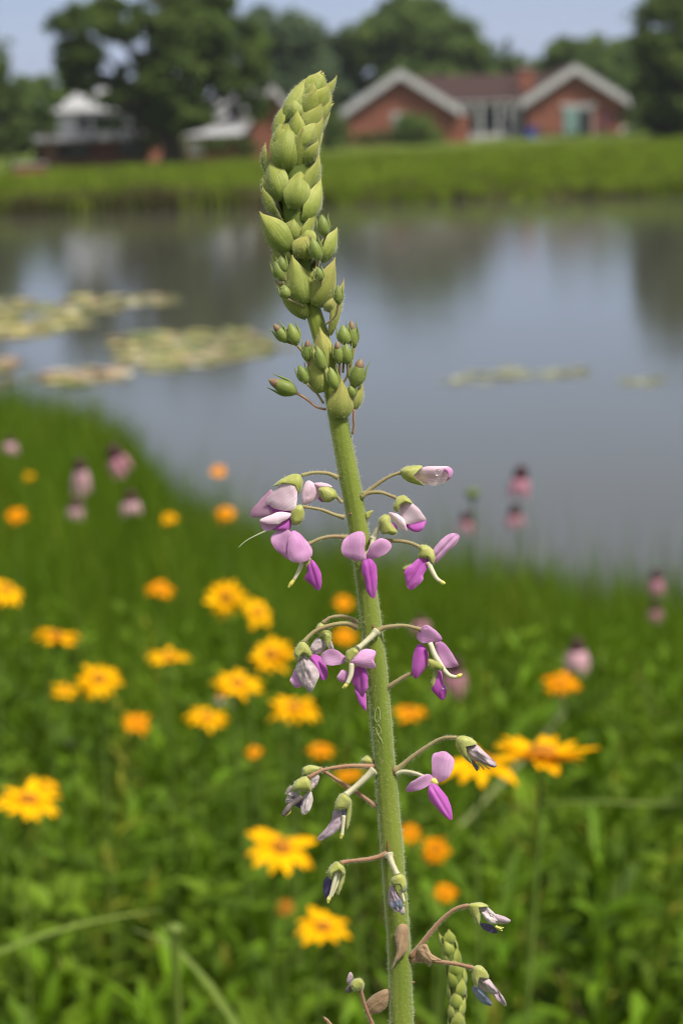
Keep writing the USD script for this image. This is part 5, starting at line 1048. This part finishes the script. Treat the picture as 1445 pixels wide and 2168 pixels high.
flower(C5, [('wing_petal', [(352, 948), (392, 930), (392, 1000), (368, 1072), (344, 1022)], m_navy, 22, 9), ('stamen', [(424, 905), (400, 1000), (378, 1075)], m_straw, 34, 2, dict(r=[4.8, 4.4, 3])), ('stamen', [(442, 905), (425, 980), (395, 1055)], m_straw, 30, 2, dict(r=[3.2, 3, 2])),
            ('anther', [(385, 1050), (375, 1072), (372, 1094)], m_anther, 34, 2, dict(r=[4, 5, 2])),
            ('sepal', [(440, 890), (470, 895), (466, 960), (432, 1045), (426, 1005), (446, 950)], m_cal, 26, 6), ('calyx', [(368, 915), (388, 870), (428, 847), (466, 880), (468, 925), (438, 908), (400, 925), (385, 950)], m_cal, 32, 15)],
       'withered flower with straw-coloured stamens', stalk_=([(720, 804), (660, 822), (600, 835), (500, 845), (445, 856)], 20, 32, dict(r=(5, 4.4), m=m_pedr, hairs=220)))
flower(C5, [('banner_petal', [(728, 1020), (740, 985), (766, 975), (776, 1020), (802, 1062), (816, 1110), (786, 1146), (736, 1112), (724, 1062)], m_wilt, 44, 12, Wk), ('keel_petal', [(738, 1060), (775, 1050), (806, 1080), (810, 1120), (785, 1140), (745, 1112)], m_blueg, 50, 9, dict(wrinkle=3)),
            ('stamen', [(798, 1010), (810, 1045), (820, 1085)], m_straw, 50, 0, dict(r=[3.4, 3])), ('wing_petal', [(808, 985), (830, 985), (834, 1018), (812, 1025)], m_blueg, 44, 6), ('wing_petal', [(796, 1132), (820, 1108), (824, 1152), (806, 1160)], m_wiltp, 46, 5),
            ('calyx', [(744, 955), (780, 918), (822, 930), (834, 985), (812, 1030), (792, 985), (752, 990)], m_cal, 52, 12), ('water_drop', [(818, 1105)], m_drop, 58, 0, dict(r=4))],
       'withered blue-grey flower in front of the stem', stalk_=([(730, 803), (750, 860), (782, 928)], 30, 52, dict(r=(6.4, 6), m=m_pedp, hairs=100)))
# lowest ring
flower(C6, [('wing_petal', [(1112, 300), (1180, 305), (1230, 350), (1222, 366), (1160, 352)], m_navy, 14, 9), ('stamen', [(1220, 315), (1245, 325), (1275, 330)], m_anther, 18, 0, dict(r=[1.8, 1.5])), ('stamen', [(1220, 325), (1245, 342), (1266, 350)], m_anther, 18, 0, dict(r=[1.8, 1.5])), ('stamen', [(1218, 322), (1238, 330), (1262, 340)], m_anther, 20, 0, dict(r=[1.8, 1.5])),
            ('keel_petal', [(1205, 250), (1232, 238), (1320, 276), (1292, 302), (1230, 300)], m_wilt, 20, 8), ('banner_petal', [(1112, 200), (1165, 192), (1222, 240), (1270, 285), (1240, 302), (1190, 302), (1150, 272)], m_wiltp, 24, 12, Wk),
            ('calyx', [(1036, 182), (1070, 164), (1130, 164), (1174, 190), (1112, 200), (1118, 260), (1106, 312), (1080, 272), (1050, 222)], m_cal, 26, 14), ('water_drop', [(1188, 248)], m_drop, 37, 0, dict(r=3))],
       'withered pale flower with a dark purple lower petal', stalk_=([(660, 528), (740, 422), (850, 290), (950, 207), (1040, 182)], 10, 26, dict(r=(5, 4.2), m=m_pedr, hairs=330)))
flower(C6, [('keel_petal', [(1092, 715), (1160, 775), (1197, 830), (1186, 850), (1130, 832), (1085, 782), (1063, 730)], m_blueg, 16, 11, dict(wrinkle=3)), ('wing_petal', [(1175, 668), (1200, 695), (1272, 790), (1293, 852), (1240, 822), (1190, 750)], m_wilt, 22, 10, Wk),
            ('banner_petal', [(1098, 668), (1172, 668), (1212, 722), (1235, 765), (1190, 770), (1150, 755), (1112, 722)], m_wiltp, 26, 11, Wk),
            ('calyx', [(1062, 625), (1080, 584), (1130, 588), (1174, 640), (1172, 672), (1112, 668), (1095, 722), (1070, 692)], m_cal, 28, 16)],
       'withered white and lilac flower, lowest at right', stalk_=([(655, 540), (720, 545), (800, 552), (950, 570), (1072, 598)], 6, 26, dict(r=(5, 4.2), m=m_pedr, hairs=330)))
flower(C6, [('wing_petal', [(228, 692), (245, 632), (262, 626), (274, 660), (250, 708)], m_wilt, 8, 7), ('keel_petal', [(218, 738), (250, 706), (268, 740), (250, 764), (225, 755)], m_brownp, 8, 7),
            ('calyx', [(258, 700), (288, 668), (330, 668), (349, 705), (332, 746), (285, 752), (262, 732)], m_cal, 14, 18)],
       'small round faded flower at lower left', stalk_=([(440, 1060), (400, 968), (378, 915), (350, 840), (322, 742)], -6, 12, dict(r=(4.6, 4), m=m_pedr, hairs=200)))
me = ptube(np.c_[C6([(80, 928), (105, 950), (150, 1000), (260, 1100), (500, 1250)]), [0, 0, 0, 0, 0]], (3, 4.2, 4.6), 16, 10); spike.part('flower_stalk', me, m_pedr, smooth=True); hairy(me, 120, .15, .42, 813)
for out, z, bu, ti in (([(690, 472), (735, 440), (766, 444), (792, 500), (862, 546), (790, 552), (782, 596), (758, 562), (712, 535)], 22, 8, (.3, 0)), ([(552, 370), (580, 310), (615, 303), (642, 335), (636, 470), (612, 510), (560, 562), (518, 624), (540, 560), (562, 480), (550, 410)], 32, 9, (0, .05)),
                       ([(355, 850), (370, 810), (430, 762), (508, 738), (503, 840), (462, 890), (400, 907), (368, 892)], 4, 9, (.2, 0))):
    me = puff(C6(out), z, bu, tilt=ti, wrinkle=5, seed=int(z)); spike.part('bract', me, m_dry, smooth=55, label='dry brown bract'); hairy(me, 160, .1, .35, 820 + int(z))
me = puff(C6([(655, 688), (680, 685), (685, 692), (660, 706)]), 0, 3); spike.part('bract', me, m_dry)
# reddish marks where the stalks leave the stem, and the pale squiggle
def on_stem(pts, lift=.6):
    out = []
    for x, y in pts:
        A = axis_at(y); r = np.interp(y, axis_pts[:, 1], np.array(axis_w) / 2); dx = np.clip((x - A[0]) / r, -.98, .98)
        out.append((A[0] + dx * r, y, A[2] + r * math.sqrt(1 - dx * dx) + lift))
    return np.array(out)
for (x, y), L in (((789, 1330), 10), ((790, 1625), 18), ((831, 1636), 16), ((821, 1800), 22), ((868, 2035), 18), ((742, 1090), 8)):
    me = ptube(on_stem([(x - 1, y - L), (x, y - L * .3), (x + 1, y + L * .5)], -.6), [.6, 3.2, .8], 10, 8); spike.part('node_mark', me, m_mark, smooth=True)
sq = [(800, 1497), (794, 1506), (793, 1520), (797, 1530), (803, 1523), (803, 1506), (800, 1497)]
me = ptube(on_stem(sq, .2), [1.0], 30, 6); spike.part('scar', me, m_scar, smooth=True, label='pale squiggle on the stem')
for sq in ([(800, 1534), (806, 1545), (803, 1554), (797, 1552), (803, 1560), (808, 1570), (810, 1576)], [(795, 1542), (800, 1556), (806, 1566)]):
    me = ptube(on_stem(sq, .2), [1.0, .8], 24, 6); spike.part('scar', me, m_scar, smooth=True, label='pale squiggle on the stem')
allh = np.vstack(HAIR)
spike.curves('fine_hair', allh, [3.0e-5, 2.6e-5, 1.2e-5], m_hair, label='short pale fuzz', kind='stuff', parent=stem_path)

# --- the young spike behind, lower right
D1 = 0.50
young_base = at(962, 2400, D1); yb = np.array([young_base[0], young_base[1] + .01, float(ground_z(0, .5)) - .01])
young = Thing('young_spike', 'small closed green flower spike behind the stem at lower right', 'flower', yb)
def toy(me):          # the same shapes, standing further back
    v, f = me[:2]; d = v - CAM; dep = d @ fwd; return (CAM + d * ((dep + (D1 - D0)) / dep)[:, None], f, *me[2:])
YA = np.array([(943, 1976), (952, 2010), (962, 2050), (970, 2090), (967, 2120), (964, 2160), (966, 2210), (968, 2400)], float)
Yc = np.c_[YA, np.zeros(len(YA))]
young.part('core', toy(ptube(Yc[:7], [4, 14, 17, 15, 11, 14, 14], 24, 14)), m_core, smooth=True)
stv = toy(ptube(Yc[5:], [10, 11, 12], 10, 10)); low = np.vstack([toy((tow(Yc[-1:]), 0))[0], yb]); low = np.vstack([low[:1], low.mean(0)[None], low[1:]])
young.part('stem', join([stv, tube(low, [12 * D1 * PX, 13 * D1 * PX], 12, 8)]), m_stem, smooth=True)
k = 0; gy = np.random.default_rng(9)
for y in np.linspace(2250, 2002, 30):
    ph = (k * 137.5) % 360; k += 1; ph = ph - 360 if ph > 180 else ph; r_ = math.radians(ph)
    ax0 = np.interp(y, YA[:, 1], YA[:, 0]); R = np.interp(y, [1976, 2010, 2060, 2115, 2150, 2220], [6, 19, 24, 25, 20, 22]); L = np.interp(y, [2000, 2060, 2250], [34, 42, 46])
    tipx = np.interp(y - L, YA[:, 1], YA[:, 0]); me = bract((ax0 + math.sin(r_) * R * .5, y), (tipx + math.sin(r_) * R * .75, y - L), 30, ph, 8, zb=math.cos(r_) * R * .5, zt=math.cos(r_) * R * .6, n=10, m=7)
    young.part('bract', toy(me), m_bract)

# ---------------------------------------------------------------- haze over the far bank
m_haze = usdkit.material(stage, '/World/Looks/haze_look', {'v': ('principled_volume', {'color': (0.86, 0.90, 0.95), 'density': 0.00018, 'anisotropy': 0.2})}, [], volume='v.volume')
single('haze', fix(*box(-1300, 1300, -60, 1550, -3.0, 60.0)), m_haze, 'thin summer haze in the air', 'haze', kind='stuff', smooth=False)
